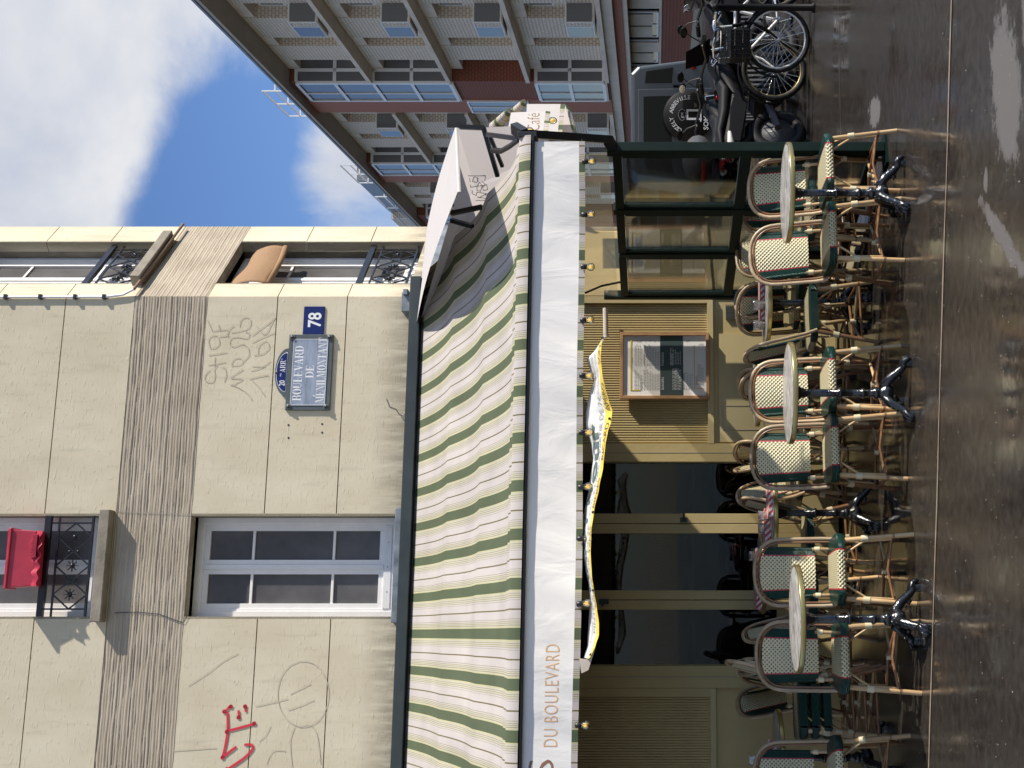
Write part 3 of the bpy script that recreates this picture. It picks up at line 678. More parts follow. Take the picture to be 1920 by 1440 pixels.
# graffiti (drawn from strokes on the render)
def strokes(mb, lines, wd, mt, p=.003, M=None):
    for ln in lines:
        pts = [FAC(x, y, 0) for x, y in ln]
        # smooth
        q = []
        for i in range(len(pts) - 1):
            p0 = pts[max(i - 1, 0)]; p1 = pts[i]; p2 = pts[i + 1]; p3 = pts[min(i + 2, len(pts) - 1)]
            for k in range(5):
                t = k / 5; q.append(tuple(.5 * ((2 * p1[j]) + (-p0[j] + p2[j]) * t + (2 * p0[j] - 5 * p1[j] + 4 * p2[j] - p3[j]) * t * t + (-p0[j] + 3 * p1[j] - 3 * p2[j] + p3[j]) * t ** 3) for j in (0, 1)))
        q.append(pts[-1]); mb.ribbon(q, wd, mt, -p)
def z5(l): return [(360 + a / 3.79, 400 + b / 3.79) for a, b in l]
mb = MB()
strokes(mb, [z5(l) for l in (
    [(130, 1115), (95, 1150), (100, 1195), (150, 1200), (165, 1150), (160, 1110), (185, 1075)],          # S
    [(115, 1080), (170, 1070), (240, 1060)], [(160, 1095), (165, 1020)], [(120, 1010), (180, 1000), (250, 990)],   # H
    [(230, 1200), (245, 1150), (235, 1105), (215, 1095)],
    [(130, 960), (120, 900), (150, 870), (185, 880), (195, 930), (160, 960), (130, 960)], [(195, 880), (240, 870), (255, 850)],
    [(150, 840), (200, 830), (260, 830)], [(145, 840), (125, 790), (110, 760)], [(200, 830), (190, 790)], [(255, 880), (265, 830), (300, 800)],
    [(275, 1225), (360, 1180), (275, 1170), (365, 1110)], [(280, 1085), (330, 1080), (365, 1060), (340, 1030), (300, 1040), (280, 1080)],
    [(370, 1050), (405, 1010), (400, 960), (360, 930), (300, 950), (270, 930), (280, 890), (320, 880), (390, 890), (410, 860), (380, 840)],
    [(280, 850), (330, 840), (400, 820), (420, 770), (390, 740), (350, 760), (340, 810)],
    [(410, 1180), (480, 1160), (545, 1150)], [(420, 1120), (490, 1100), (560, 1050)], [(430, 1090), (520, 1090)],
    [(440, 1010), (500, 1000), (550, 960), (530, 910), (480, 940), (470, 1000)], [(430, 920), (510, 880), (590, 850)], [(460, 800), (520, 860), (590, 740)], [(600, 740), (520, 800), (430, 870)],
    [(270, 1215), (330, 1240), (390, 1280), (430, 1330)], [(430, 1190), (470, 1230), (500, 1270), (520, 1300)])], .0065, mat('grey_felt', (.47, .415, .32), .9))
mb.build('graffiti', bld)
def z8(l): return [(a / 2.4615, 1140 + b / 2.4615) for a, b in l]
mb = MB()
circ = [(1400 + 118 * math.cos(R(a)), 397 + 152 * math.sin(R(a))) for a in range(-100, 262, 24)]
strokes(mb, [z8(l) for l in (circ, [(870, 360), (960, 300), (1040, 240), (1100, 210)], [(1180, 455), (1260, 436), (1330, 420)], [(1340, 398), (1390, 372), (1435, 350)], [(1330, 472), (1390, 450), (1450, 425)],
    [(1360, 550), (1340, 620), (1350, 740)], [(1380, 550), (1430, 540), (1465, 590), (1480, 720)], [(1320, 660), (1260, 662), (1230, 720)], [(1250, 545), (1225, 590), (1195, 615)], [(800, 660), (1000, 645)])], .006, mat('faint_felt', (.51, .455, .355), .9))
mb.build('graffiti', bld)
mb = MB()
strokes(mb, [z8(l) for l in ([(1030, 482), (1048, 470), (1060, 455), (1074, 452)], [(1050, 480), (1052, 530), (1050, 580), (1040, 640), (1028, 690)], [(1040, 570), (1110, 552), (1176, 534)], [(1028, 690), (1062, 662), (1092, 640)],
    [(1128, 632), (1158, 630), (1168, 648), (1130, 690), (1080, 725), (1050, 745)], [(1102, 472), (1104, 506)], [(1132, 450), (1136, 480)], [(1044, 735), (1060, 760)])], .020, M_redm, .005)
for x, y in z8([(1036, 478), (1066, 455), (1028, 690), (1102, 505), (1174, 533), (1132, 454), (1048, 572)]):
    s, z = FAC(x, y); mb.lathe([(.001, 0), (.017, 0)], M_redm, 10, M=Matrix.Translation((s, -.0062, z)) @ Matrix.Rotation(R(90), 4, 'X'))
mb.build('graffiti', bld, None)

# ---- cafe front at pavement level
def reeds(mb, x0, x1, z0, z1, y, mt, M=None, st=.021):
    n = int((x1 - x0) / st); st = (x1 - x0) / n; prof = []
    for i in range(n):
        for f, h in ((0, 0), (.12, .006), (.4, .008), (.72, .007), (.9, .002)): prof.append((x0 + (i + f) * st, y - h))
    prof.append((x1, y))
    vs = [Vector((a, b, z)) for a, b in prof for z in (z0, z1)]
    if M is not None: vs = [M @ v for v in vs]
    mb.raw(vs, [(2 * i, 2 * i + 2, 2 * i + 3, 2 * i + 1) for i in range(len(prof) - 1)], mt, smooth=False)
sR0 = FAC(1250, 832)[0]; zr = FAC(1331, 700)[1]          # left end of the menu panel, dado rail height
ZH = 3.46
mb = MB(); mb.box(sR0, -.002, .03, .2, 0, ZH, M_shop); reeds(mb, sR0 + .01, -.06, zr + .02, 2.35, .028, M_shop); mb.box(sR0, 0, -.012, .03, zr - .03, zr + .02, M_shopd)
mb.box(-.06, 0, -.012, .03, zr + .02, 2.35, M_shop); mb.box(sR0, 0, -.02, .03, 2.35, ZH, M_shop)
dx0, dx1 = FAC(1400, 828)[0], FAC(1400, 625)[0]; mb.box(dx0, dx1, .012, .03, .12, zr - .075, M_shopd)
hx0, hx1, hz0, hz1 = FAC(1400, 806)[0], FAC(1400, 760)[0], FAC(1432, 780)[1], FAC(1356, 780)[1]
for a, b, c, d_ in ((hx0, hx1, hz0, hz0 + .004), (hx0, hx1, hz1, hz1 + .004), (hx0, hx0 + .004, hz0, hz1), (hx1 - .004, hx1, hz0, hz1)): mb.box(a, b, .0085, .0118, c, d_, M_pencil)
gx0, gx1, gz0, gz1 = FAC(1380, 598)[0], FAC(1380, 570)[0], FAC(1412, 590)[1], FAC(1360, 590)[1]
for i in range(9):
    for j in range(14):
        x = gx0 + (gx1 - gx0) * (i + .5) / 9; z = gz0 + (gz1 - gz0) * (j + .5) / 14; mb.box(x - .005, x + .005, .004, .0296, z - .004, z + .004, M_dark)
pl = mb.build('panelling', bld)
mb = MB(); mb.box(.001, CL, .03, .2, 0, ZH, M_shop, X45); reeds(mb, .06, CL - .06, zr + .02, 2.35, .028, M_shop, X45); mb.box(.004, CL, -.010, .03, zr - .03, zr + .02, M_shopd, X45); mb.box(.1, CL - .1, .012, .03, .12, zr - .075, M_shopd, X45)
mb.build('panelling', bld)
# glazed folding doors
ys = [832, 866, 963, 982, 1000, 1107, 1125, 1143, 1248, 1290]
S_ = [FAC(1250, y)[0] for y in ys]
zt = 2.55
mb = MB(); mb.box(S_[1], S_[0], -.01, .08, 0, ZH, M_shop); mb.box((S_[0] + S_[1]) / 2 - .003, (S_[0] + S_[1]) / 2 + .003, -.0125, -.0098, 0, 2.6, M_pencil)
mb.box(S_[9], S_[8], -.01, .08, 0, ZH, M_shop); mb.box((S_[9] + S_[8]) / 2 - .003, (S_[9] + S_[8]) / 2 + .003, -.0125, -.0098, 0, 2.6, M_pencil)
mb.box(S_[8], S_[1], .0, .08, zt, ZH, M_shop); mb.build('door_frame', bld, bevel=.003)
for k, (a, b) in enumerate(((S_[3], S_[1]), (S_[6], S_[3]), (S_[8], S_[6]))):
    mb = MB(); t = .085; a2 = a + .003; b2 = b - .003
    if k == 0: la, lb = .085, .004
    elif k == 1: la, lb = .085, .09
    else: la, lb = .004, .09
    la = S_[2] - S_[3] if k == 0 else (S_[5] - S_[6] if k == 1 else .008); lb = .008 if k == 0 else (S_[3] - S_[4] if k == 1 else S_[6] - S_[7])
    mb.box(a2, a + la, .0, .06, .02, zt - .005, M_shop); mb.box(b - lb, b2, .0, .06, .02, zt - .005, M_shop); mb.box(a + la, b - lb, .0, .06, .02, .55, M_shop); mb.box(a + la, b - lb, .0, .06, zt - .1, zt - .005, M_shop)
    d = mb.build('door', bld, bevel=.003)
    gl = MB(); gl.box(a + la, b - lb, .028, .034, .55, zt - .1, M_doorg); gl.build('glass_pane', d)
    if k == 0:
        hd = MB(); hs, hz = FAC(1282, 975); hd.box(hs - .02, hs + .02, -.016, -.001, hz - .03, hz + .03, M_black); hd.tube([(hs, -.016, hz), (hs, -.05, hz), (hs + .05, -.055, hz + .0)], .009, M_black); hd.build('handle', d)
    if k == 1:
        hd = MB(); hs, hz = FAC(1128, 1128); hd.box(hs - .02, hs + .02, -.02, -.001, hz - .06, hz + .02, M_black); hd.tube([(hs, -.02, hz), (hs, -.05, hz), (hs - .04, -.05, hz - .01)], .009, M_black); hd.build('handle', d)
# the room behind the doors
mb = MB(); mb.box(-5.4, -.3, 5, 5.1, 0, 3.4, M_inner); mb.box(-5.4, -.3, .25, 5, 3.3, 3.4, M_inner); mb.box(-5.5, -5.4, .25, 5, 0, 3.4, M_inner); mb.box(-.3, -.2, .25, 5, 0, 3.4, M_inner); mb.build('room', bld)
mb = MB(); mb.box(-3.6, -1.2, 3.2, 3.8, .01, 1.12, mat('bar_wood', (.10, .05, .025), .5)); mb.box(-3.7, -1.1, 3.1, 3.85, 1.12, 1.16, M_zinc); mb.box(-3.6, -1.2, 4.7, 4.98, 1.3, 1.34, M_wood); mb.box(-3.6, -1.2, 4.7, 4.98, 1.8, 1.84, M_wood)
rnd = random.Random(3)
for z in (1.34, 1.84):
    for i in range(22):
        x = -3.5 + i * .1; c_ = rnd.choice([M_gink, M_brass, M_slate, M_redl, M_paper]); mb.lathe([(.03, 0), (.03, .16), (.012, .2), (.012, .27)], c_, 8, (x, 4.84, z))
mb.box(-2.9, -2.45, 2.0, 2.5, 2.1, 2.16, mat('inner_lamp', (.5, .45, .38), .6)); mb.build('bar_counter', bld)
mb = MB()
for i, (x0, x1) in enumerate(((S_[8] + .05, S_[7] - .03), (S_[5] + .03, S_[4] - .04), (S_[2] + .03, S_[1] - .02))): mb.grid(lambda u, v: Vector((x0 + (x1 - x0) * u, .5 + .015 * math.sin(u * 20), 1.77 - .17 + .40 * v)), 16, 2, mat('grey_blind', (.07, .065, .066), .8))
mb.build('inner_blind', bld)
# left-hand panelling
mb = MB(); x1 = S_[9]; mb.box(-9, x1 - .002, .03, .2, 0, ZH, M_shop); reeds(mb, -5.2, x1 - .07, zr + .02, 2.35, .028, M_shop); mb.box(-9, x1 - .002, -.008, .03, zr - .025, zr + .02, M_shopd); mb.box(-9, x1 - .002, -.02, .03, 2.35, ZH, M_shop); mb.box(x1 - .07, x1 - .002, -.008, .03, zr + .02, 2.35, M_shop)
mb.build('panelling', bld)

# ------------------------------------------------------------------ things on the walls
def wallthing(name, label, cat, s, p, z, M=MF): return thing(name, label, cat, M @ Matrix.Translation((s, -p, z)))
# street name plate: everything measured on the wall
s0, z0 = FAC(619, 770); s1, z1 = FAC(544, 628)
PW, PH = s1 - s0, z1 - z0
sg = wallthing('street_sign', 'weathered grey blue enamel street name plate with arched district cap', 'street sign', s0, 0, z0)
mb = MB(); mb.prism([(0, 0), (PW, 0), (PW, PH), (0, PH)], -.02, -.001, M_gfr); mb.build('frame', sg, bevel=.004)
mb = MB(); b_ = .042; mb.prism([(b_, b_), (PW - b_, b_), (PW - b_, PH - b_), (b_, PH - b_)], -.0235, -.0205, M_signw)
for a, b, c, d_ in ((b_, PW - b_, b_, b_ + .004), (b_, PW - b_, PH - b_ - .004, PH - b_), (b_, b_ + .004, b_ + .005, PH - b_ - .005), (PW - b_ - .004, PW - b_, b_ + .005, PH - b_ - .005)): mb.box(a, b, -.0255, -.0238, c, d_, M_letter)
mb.build('name_panel', sg)
mb = MB()
for x in (.028, PW - .028):
    for z in (.03, PH - .03): mb.lathe([(.026, 0), (.026, .006), (.018, .01)], M_gfr, 14, M=Matrix.Translation((x, -.0205, z)) @ Matrix.Rotation(R(90), 4, 'X')); mb.lathe([(.014, 0), (.012, .006), (.001, .008)], M_iron, 10, M=Matrix.Translation((x, -.031, z)) @ Matrix.Rotation(R(90), 4, 'X'))
mb.build('corner_bolt', sg)
cxp = PW * .50; rw = PW * .315; rh = .105
arcp = [(cxp + rw * math.cos(R(a)), PH + rh * math.sin(R(a)) * 1.0) for a in range(0, 181, 10)]
mb = MB(); mb.prism(arcp, -.018, -.001, M_gfr)
k = .80; ip = [(cxp + rw * k * math.cos(R(a)), PH + .008 + (rh - .022) * math.sin(R(a))) for a in range(0, 181, 10)]
mb.prism([(cxp + rw * (k + .035) * math.cos(R(a)), PH + .004 + (rh - .014) * math.sin(R(a))) for a in range(0, 181, 10)], -.0195, -.0182, M_letter)
mb.prism(ip, -.0215, -.0197, M_blue)
mb.lathe([(.001, .004), (.013, .002), (.014, 0)], M_gfr, 12, M=Matrix.Translation((cxp, -.0225, PH + rh - .016)) @ Matrix.Rotation(R(90), 4, 'X')); mb.build('district_cap', sg)
# fat-and-thin roman capitals
def didot(ch):
    R_ = lambda a, b, c, d: [(a, b), (c, b), (c, d), (a, d)]
    st, th, sf = .21, .055, .07
    def ring(cx, cz, rx, rz, ix, iz, a0, a1, n=14):
        o = arc(cx, cz, rx, rz, a0, a1, n); i = arc(cx, cz, ix, iz, a0, a1, n)
        return [[o[k], o[k + 1], i[k + 1], i[k]] for k in range(n)]
    def stem(x): return [R_(x, th, x + st, 1 - th), R_(x - sf, 0, x + st + sf, th), R_(x - sf, 1 - th, x + st + sf, 1)]
    if ch == 'B': return stem(.07) + [R_(.28 + .07, 1 - th, .5, 1), R_(.35, 0, .5, th), R_(.28, .5, .5, .5 + th)] + ring(.5, .765, .24, .235, .04, .19, -90, 90) + ring(.5, .265, .27, .265, .06, .21, -90, 90), .80
    if ch == 'O': return ring(.42, .5, .42, .52, .2, .465, 0, 360, 28), .84
    if ch == 'U': return [R_(.07, .3, .28, 1 - th), R_(0, 1 - th, .36, 1), R_(.66, .3, .72, 1 - th), R_(.56, 1 - th, .82, 1)] + ring(.395, .3, .325, .31, .265, .24, 180, 360), .84
    if ch == 'L': return stem(.07) + [R_(.35, 0, .62, th), [(.62, 0), (.70, 0), (.70, .32), (.66, .32)]], .74
    if ch == 'E': return stem(.07) + [R_(.35, 0, .62, th), [(.62, 0), (.70, 0), (.70, .3), (.66, .3)], R_(.35, 1 - th, .62, 1), [(.62, 1), (.66, .74), (.69, .74), (.69, 1)], R_(.28, .47, .48, .53), R_(.48, .38, .52, .62)], .74
    if ch == 'V': return [[(.08, 1 - th), (.31, 1 - th), (.52, .18), (.42, 0)], [(.42, 0), (.52, .0), (.78, 1 - th), (.72, 1 - th)], R_(0, 1 - th, .38, 1), R_(.64, 1 - th, .86, 1)], .86
    if ch == 'A': return [[(.1, th), (.16, th), (.44, .86), (.40, 1)], [(.40, 1), (.48, 1), (.80, th), (.56, th)], R_(.22, .3, .58, .3 + th), R_(0, 0, .26, th), R_(.50, 0, .88, th)], .88
    if ch == 'R': return stem(.07) + [R_(.35, 1 - th, .5, 1), R_(.28, .46, .5, .46 + th)] + ring(.5, .735, .25, .265, .05, .22, -90, 90) + [[(.42, .46), (.58, .46), (.70, .1), (.60, .0)], [(.60, 0), (.70, .1), (.86, .1), (.84, 0)]], .86
    if ch == 'D': return stem(.07) + [R_(.35, 1 - th, .42, 1), R_(.35, 0, .42, th)] + ring(.42, .5, .42, .5, .2, .445, -90, 90), .86
    if ch == 'M': return [R_(.08, th, .13, 1 - th), R_(0, 0, .22, th), R_(0, 1 - th, .13, 1), [(.13, 1), (.34, 1), (.58, .12), (.48, 0)], [(.48, 0), (.58, .12), (.80, 1), (.76, 1)], R_(.80, th, 1.0, 1), R_(.72, 0, 1.08, th), R_(1.0, 1 - th, 1.08, 1)], 1.10
    if ch == 'N': return [R_(.08, th, .13, 1 - th), R_(0, 0, .22, th), R_(0, 1 - th, .13, 1), [(.13, 1), (.32, 1), (.78, .0), (.66, 0)], R_(.72, .2, .78, 1 - th), R_(.62, 1 - th, .88, 1)], .88
    if ch == 'I': return stem(.07), .37
    if ch == 'T': return [R_(.28, th, .49, 1 - th), R_(.2, 0, .57, th), R_(.08, 1 - th, .69, 1), [(0, 1), (0, .7), (.03, .7), (.08, 1)], [(.77, 1), (.77, .7), (.74, .7), (.69, 1)]], .78
    return [], .4
def didot_text(mb, txt, h, cx, z, y, mt, wd):
    items = [(c, *didot(c)) for c in txt]; tot = sum(w_ + .08 for _, _, w_ in items) - .08; k = wd / tot; x = cx - wd / 2
    for c, polys, w_ in items:
        for j, p in enumerate(polys): mb.face([(x + a * k, y - .00015 * j, z + b * h) for a, b in p], mt)
        x += (w_ + .08) * k
mb = MB(); lh = .072
didot_text(mb, 'BOULEVARD', lh, PW * .485, PH * .655, -.024, M_letter, PW * .72)
didot_text(mb, 'DE', lh * .95, PW * .505, PH * .40, -.024, M_letter, PW * .165)
didot_text(mb, 'MENILMONTANT', lh, PW * .525, PH * .135, -.024, M_letter, PW * .86)
mb.face([(PW * .172, -.0265, PH * .335), (PW * .185, -.0265, PH * .335), (PW * .20, -.0265, PH * .385), (PW * .185, -.0265, PH * .385)], M_letter)
write(mb, '20', .066, cxp - rw * .58, PH + .016, -.0222, M_letter, bold=.012, sx=.75); write(mb, 'me', .024, cxp - rw * .19, PH + .048, -.0222, M_letter); didot_text(mb, 'ARR', .045, cxp + rw * .24, PH + .017, -.0224, M_letter, rw * .50); write(mb, 't', .028, cxp + rw * .52, PH + .044, -.0222, M_letter)
mb.build('lettering', sg)
s0, z0 = FAC(607, 628); s1, z1 = FAC(571, 575)
hn = wallthing('house_number', 'dark blue enamel plaque with the white number 78', 'house number', s0, 0, z0)
mb = MB(); mb.prism([(0, 0), (s1 - s0, 0), (s1 - s0, z1 - z0), (0, z1 - z0)], -.012, -.001, M_blue); mb.build('plaque', hn, bevel=.004)
mb = MB(); write(mb, '78', .155, (s1 - s0) * .25, (z1 - z0) * .16, -.0135, M_letter, bold=.022, sx=.86); mb.build('number', hn)
# menu case
s0, z0 = FAC(1330, 750); s1, z1 = FAC(1163, 626)
MW, MH = s1 - s0, z1 - z0
mn = wallthing('menu_board', 'wooden framed menu with a dark green middle panel on the khaki wall', 'menu board', s0, .012, z0)
mb = MB(); t = .028
for a, b, c, d_ in ((0, MW, 0, t), (0, MW, MH - t, MH), (0, t, t, MH - t), (MW - t, MW, t, MH - t)): mb.box(a, b, -.045, -.001, c, d_, M_wood)
mb.build('frame', mn, bevel=.003)
mb = MB(); zc0, zc1 = t + (MH - 2 * t) * .275, t + (MH - 2 * t) * .555
mb.box(t, MW - t, -.026, -.02, t, zc0, M_paper); mb.box(t, MW - t, -.026, -.02, zc1, MH - t, M_paper); mb.box(t, MW - t, -.0275, -.02, zc0 + .0005, zc1 - .0005, M_slate); mb.build('sheet', mn)
mb = MB(); yy = -.0285; wi = MW - 2 * t
def X(f): return t + wi * f
def Z(f): return t + (MH - 2 * t) * (1 - f)
mb.box(X(.09), X(.93), yy - .001, yy + .0012, Z(.095) - .004, Z(.085), M_yel); mb.box(X(.09), X(.10), yy - .001, yy + .0012, Z(.21), Z(.098), M_yel)
mb.box(X(.12), X(.84), yy - .001, yy + .0012, Z(.862) - .003, Z(.856), M_orange); mb.box(X(.12), X(.13), yy - .001, yy + .0012, Z(.97), Z(.866), M_orange)
rnd = random.Random(5)
def para(x0, x1, f0, f1, n, mt):
    for i in range(n):
        f = f0 + (f1 - f0) * i / max(1, n - 1); x = x0
        while x < x1 - .02:
            ln = rnd.uniform(.02, .06); mb.box(X(x), X(min(x1, x + ln)), yy, yy + .0008, Z(f) - .0018, Z(f) + .0012, mt); x += ln + .012
        if rnd.random() < .25: x1 -= .03
for f0, f1, n in ((.14, .22, 5), (.25, .45, 11)): para(.1, .44, f0, f1, n, M_pencil); para(.50, .86, f0, f1, n, M_pencil)
para(.1, .46, .50 + .10, .695, 7, M_letter); para(.52, .80, .57, .69, 7, M_letter)
para(.1, .4, .76, .83, 5, M_pencil); para(.18, .55, .90, .965, 6, M_pencil)
write(mb, 'PLATS', .026, X(.10), Z(.235), yy, M_dark); write(mb, 'TAPAS', .02, X(.53), Z(.115), yy, M_gink); write(mb, 'TARTINES', .02, X(.52), Z(.26), yy, M_dark)
write(mb, 'BURGERS', .026, X(.10), Z(.49), yy, M_letter); write(mb, 'POISSONS', .026, X(.50), Z(.49), yy, M_letter); write(mb, 'SALADES', .026, X(.50), Z(.60), yy, M_letter)
write(mb, 'VEGETARIENS', .024, X(.10), Z(.745), yy, M_dark); write(mb, 'DESSERTS', .018, X(.18), Z(.893), yy, M_dark)
for x, f, n in ((.90, .17, 4), (.90, .28, 1), (.90, .33, 1), (.90, .39, 1), (.455, .28, 1), (.455, .34, 1), (.455, .39, 1), (.9, .775, 3), (.84, .925, 4)):
    for i in range(n): write(mb, '%d' % rnd.choice((9, 12, 14, 8)), .016, X(x), Z(f + .016 * i), yy, M_dark)
mb.build('printing', mn)
# red box on the upper railing
s0, z0 = FAC(80, 1100); s1, z1 = FAC(36, 998)
rbx = wallthing('window_box', 'crimson plastic box hung over the upper window railing', 'flower box', s0, .02, z0)
mb = MB(); wd_ = s1 - s0; ht = z1 - z0
mb.raw([(0, 0, 0), (wd_, 0, .01), (wd_, -.13, .02), (0, -.13, .0), (-.015, .0, ht), (wd_ + .012, .0, ht - .012), (wd_ + .012, -.16, ht), (-.015, -.16, ht - .01)], [(0, 1, 2, 3), (0, 4, 5, 1), (1, 5, 6, 2), (2, 6, 7, 3), (3, 7, 4, 0)], M_red, smooth=False)
mb.box(-.025, wd_ + .022, -.17, .006, ht - .035, ht - .012, M_red); mb.build('box', rbx, bevel=.006)
mb = MB(); rnd = random.Random(2)
for i in range(26):
    x = .03 + wd_ * .8 * i / 26 * .5 + .2; mb.box(x, x + .012, -.165, -.1, ht * .05 - .02, ht * .05 + rnd.uniform(.01, .03), M_red)
mb.grid(lambda u, v: Vector((wd_ * u, -.135 - .02 * v + .008 * math.sin(u * 25), .02 - .055 * v + .012 * math.sin(u * 31))), 24, 2, M_red); mb.build('torn_hem', rbx)
# rush blind in the corner window
bl = thing('roller_blind', 'brown woven blind rolled out askew at the top of the corner window', 'blind', MC @ Matrix.Translation((cx0, .1, 5.40)))
mb = MB(); wv = cx1 - cx0
mb.grid(lambda u, v: Vector((.01 + (wv - .10) * u, -.06 - .05 * math.sin(v * 2.6), -.10 - .34 * v - .06 * u * (1 - v) + .012 * math.sin(u * 9))), 14, 8, M_brownc)
mb.tube([(.01, -.09, -.44), (wv * .5, -.10, -.45), (wv - .09, -.09, -.42)], .022, M_brownc, 10); mb.build('woven_sheet', bl, solid=.006)

# ------------------------------------------------------------------ striped awning
PV = 3.04                                       # front edge, metres proud of the wall
zb_, zf_ = 3.52, 2.385
sL, sRt = -6.0, FAC(985, 258, PV)[0]
per = (FAC(985, 1281, PV)[0] - FAC(985, 394, PV)[0]) / -10.0
per = abs(per)
g0 = FAC(985, 1190, PV)[0]                       # centre of one green stripe
def ucoord(s): return (s - g0) / per + .1025
aw = thing('striped_awning', 'large green and cream striped awning with white valance across the cafe front', 'awning', MF @ Matrix.Translation((0, 0, 0)))
def canopy(u, v):
    s = sL + (sRt - sL) * u
    p = .16 + (PV - .05 - .16) * v; z = zb_ + (zf_ - zb_) * v
    z -= .045 * math.sin(PI * v)
    k = (v * 3.0) % 1.0
    env = 1 if v < .94 else 0
    z -= .036 * math.sin(PI * k) * env * (1 + .25 * math.sin(s * 2.1))
    z += .006 * math.sin(s * 7.1 + v * 2) * math.sin(PI * v) + .003 * math.sin(s * 23 + v * 5) * math.sin(PI * v)
    return Vector((s, -p, z))
mb = MB(); mb.grid(canopy, 120, 42, M_stripe, lambda u, v: (ucoord(sL + (sRt - sL) * u), v))
# the cloth rolls over the front bar
p0 = canopy(0, 1)
def roll(u, v):
    s = sL + (sRt - sL) * u; e = canopy(u, 1.0); a = R(65 - 80 * v)
    if v < .45:
        t = v / .45; return Vector((s, e.y - .055 * t, e.z + .012 * math.sin(t * 2.2)))
    t = (v - .45) / .55; return Vector((s, e.y - .055 - .038 * math.sin(t * 1.57), e.z + .010 - .075 * t))
mb.grid(roll, 120, 8, M_stripe, lambda u, v: (ucoord(sL + (sRt - sL) * u), v))
mb.build('canopy', aw)
mb = MB(); mb.box(sL, sRt + .01, -PV - .030, -PV + .03, zf_ - .085, zf_ - .068, M_black); mb.tube([(sL, -PV + .045, zf_ - .045), (sRt, -PV + .045, zf_ - .045)], .035, M_black, 12); mb.box(sRt - .005, sRt + .03, -PV - .03, -PV + .07, zf_ - .10, zf_ + .02, M_black); mb.build('front_bar', aw, bevel=.003)
mb = MB(); mb.box(sL, .12, -.22, -.02, 3.535, 3.625, M_rail); mb.box(sL, .12, -.16, -.04, 3.40, 3.535, M_black); mb.tube([(sL, -.15, 3.47), (.1, -.15, 3.47)], .05, M_black, 12); mb.build('roller_rail', aw, bevel=.005)
for s in (-4.6, -2.6, -.55):
    mb = MB(); mb.bar((s, -.15, 3.38), (s + .9, -1.6, 2.60), .05, .06, M_black); mb.bar((s + .9, -1.6, 2.60), (s + .1, -PV + .07, zf_ - .12), .05, .05, M_black); mb.build('folding_arm', aw)
zv1 = FAC(1092, 800, PV + .02)[1]
def valance(u, v, o=0):
    s = sL + (sRt - .03 - sL) * u; z = (zf_ - .082) + (zv1 + .004 * math.sin(s * 3.1) + .005 * math.sin(s * 1.3 + 1) - (zf_ - .082)) * v
    return Vector((s, -PV - .006 - o - (.010 * math.sin(s * 4.3) + .006 * math.sin(s * 9.7 + v * 2) + .003 * math.sin(s * 27 + v * 4)) * v, z))
mb = MB(); mb.grid(lambda u, v: valance(u, v * .885), 220, 8, M_white)
va = mb.build('valance', aw)
mb = MB(); mb.grid(lambda u, v: valance(u, .885 + .115 * v, .001), 220, 2, M_stripe, lambda u, v: (ucoord(sL + (sRt - .03 - sL) * u), v)); mb.build('striped_hem', va)
mb = MB()
def onval(P):
    u = (P.x - sL) / (sRt - .03 - sL); v = ((zf_ - .082) - P.z) / ((zf_ - .082) - zv1); q = valance(u, v); return Vector((q.x, q.y - .0012, q.z))
sa, za = FAC(1046, 1402, PV); sb, zb2 = FAC(1026, 1208, PV); zt_ = FAC(1023, 1300, PV)[1]
vs, fs, wd = glyphs('DU BOULEVARD', .15, spacing=1.12, bold=-.012)
hh = max(v[1] for v in vs); kx = (sb - sa) / wd; kz = .058 * 1.38 / hh
mb.raw([onval(Vector((sa + x * kx, 0, za + .0 + z * kz))) for x, z in vs], fs, M_orange, smooth=False)
vs, fs, wd = glyphs('S', .26, bold=-.012); ss, zs = FAC(1041, 1462, PV); hh = max(v[1] for v in vs); sw = FAC(1041, 1424, PV)[0] - ss
mb.raw([onval(Vector((ss + x * sw / wd, 0, zs + .005 + z * .145 / hh))) for x, z in vs], fs, M_brownp, smooth=False)
mb.build('lettering', va)

# ------------------------------------------------------------------ string of bulbs under the valance
fl = thing('festoon_lights', 'string of round glass bulbs in black holders along the striped valance hem', 'string lights', MF @ Matrix.Translation((0, -PV - .07, zv1)))
IV = Matrix.Translation((0, PV + .07, -zv1))
mb = MB(); cord = []
for i in range(121):
    s = sL + (sRt - sL) * i / 120; cord.append((s, -PV + .02, zv1 + .028 - .006 * abs(math.sin(s * 3.2))))
mb.tube(cord, .005, M_black, 5); mb.build('cord', fl, IV)
for y, x, tl in ((303, 1098, 1), (403, 1098, 1), (500, 1096, 1), (601, 1094, .5), (704, 1093, .2), (811, 1090, .1), (914, 1088, .1), (1010, 1087, .2), (1133, 1084, .2), (1360, 1080, .8)):
    s = FAC(x, y, PV + .03)[0]; z = zv1 + .022
    Mb = IV @ Matrix.Translation((s, -PV - .03, z)) @ Matrix.Rotation(R(random.uniform(-6, 6)), 4, 'Y')
    mb = MB(); mb.lathe([(.010, 0), (.016, -.004), (.0165, -.034), (.012, -.038)], M_black, 12, M=Mb); so_ = mb.build('bulb', fl)
    mb = MB(); mb.lathe([(.012, -.036), (.019, -.045), (.0245, -.058), (.0235, -.073), (.014, -.084), (.001, -.087)], M_bulb, 14, M=Mb); mb.build('glass', so_)
    mb = MB(); mb.tube([Mb @ Vector(p) for p in ((-.008, 0, -.05), (-.010, 0, -.072), (0, 0, -.055), (.010, 0, -.072), (.008, 0, -.05))], .0035, M_fil, 5); mb.lathe([(.003, -.04), (.004, -.062), (.002, -.07)], M_fil, 8, M=Mb); mb.build('filament', so_)

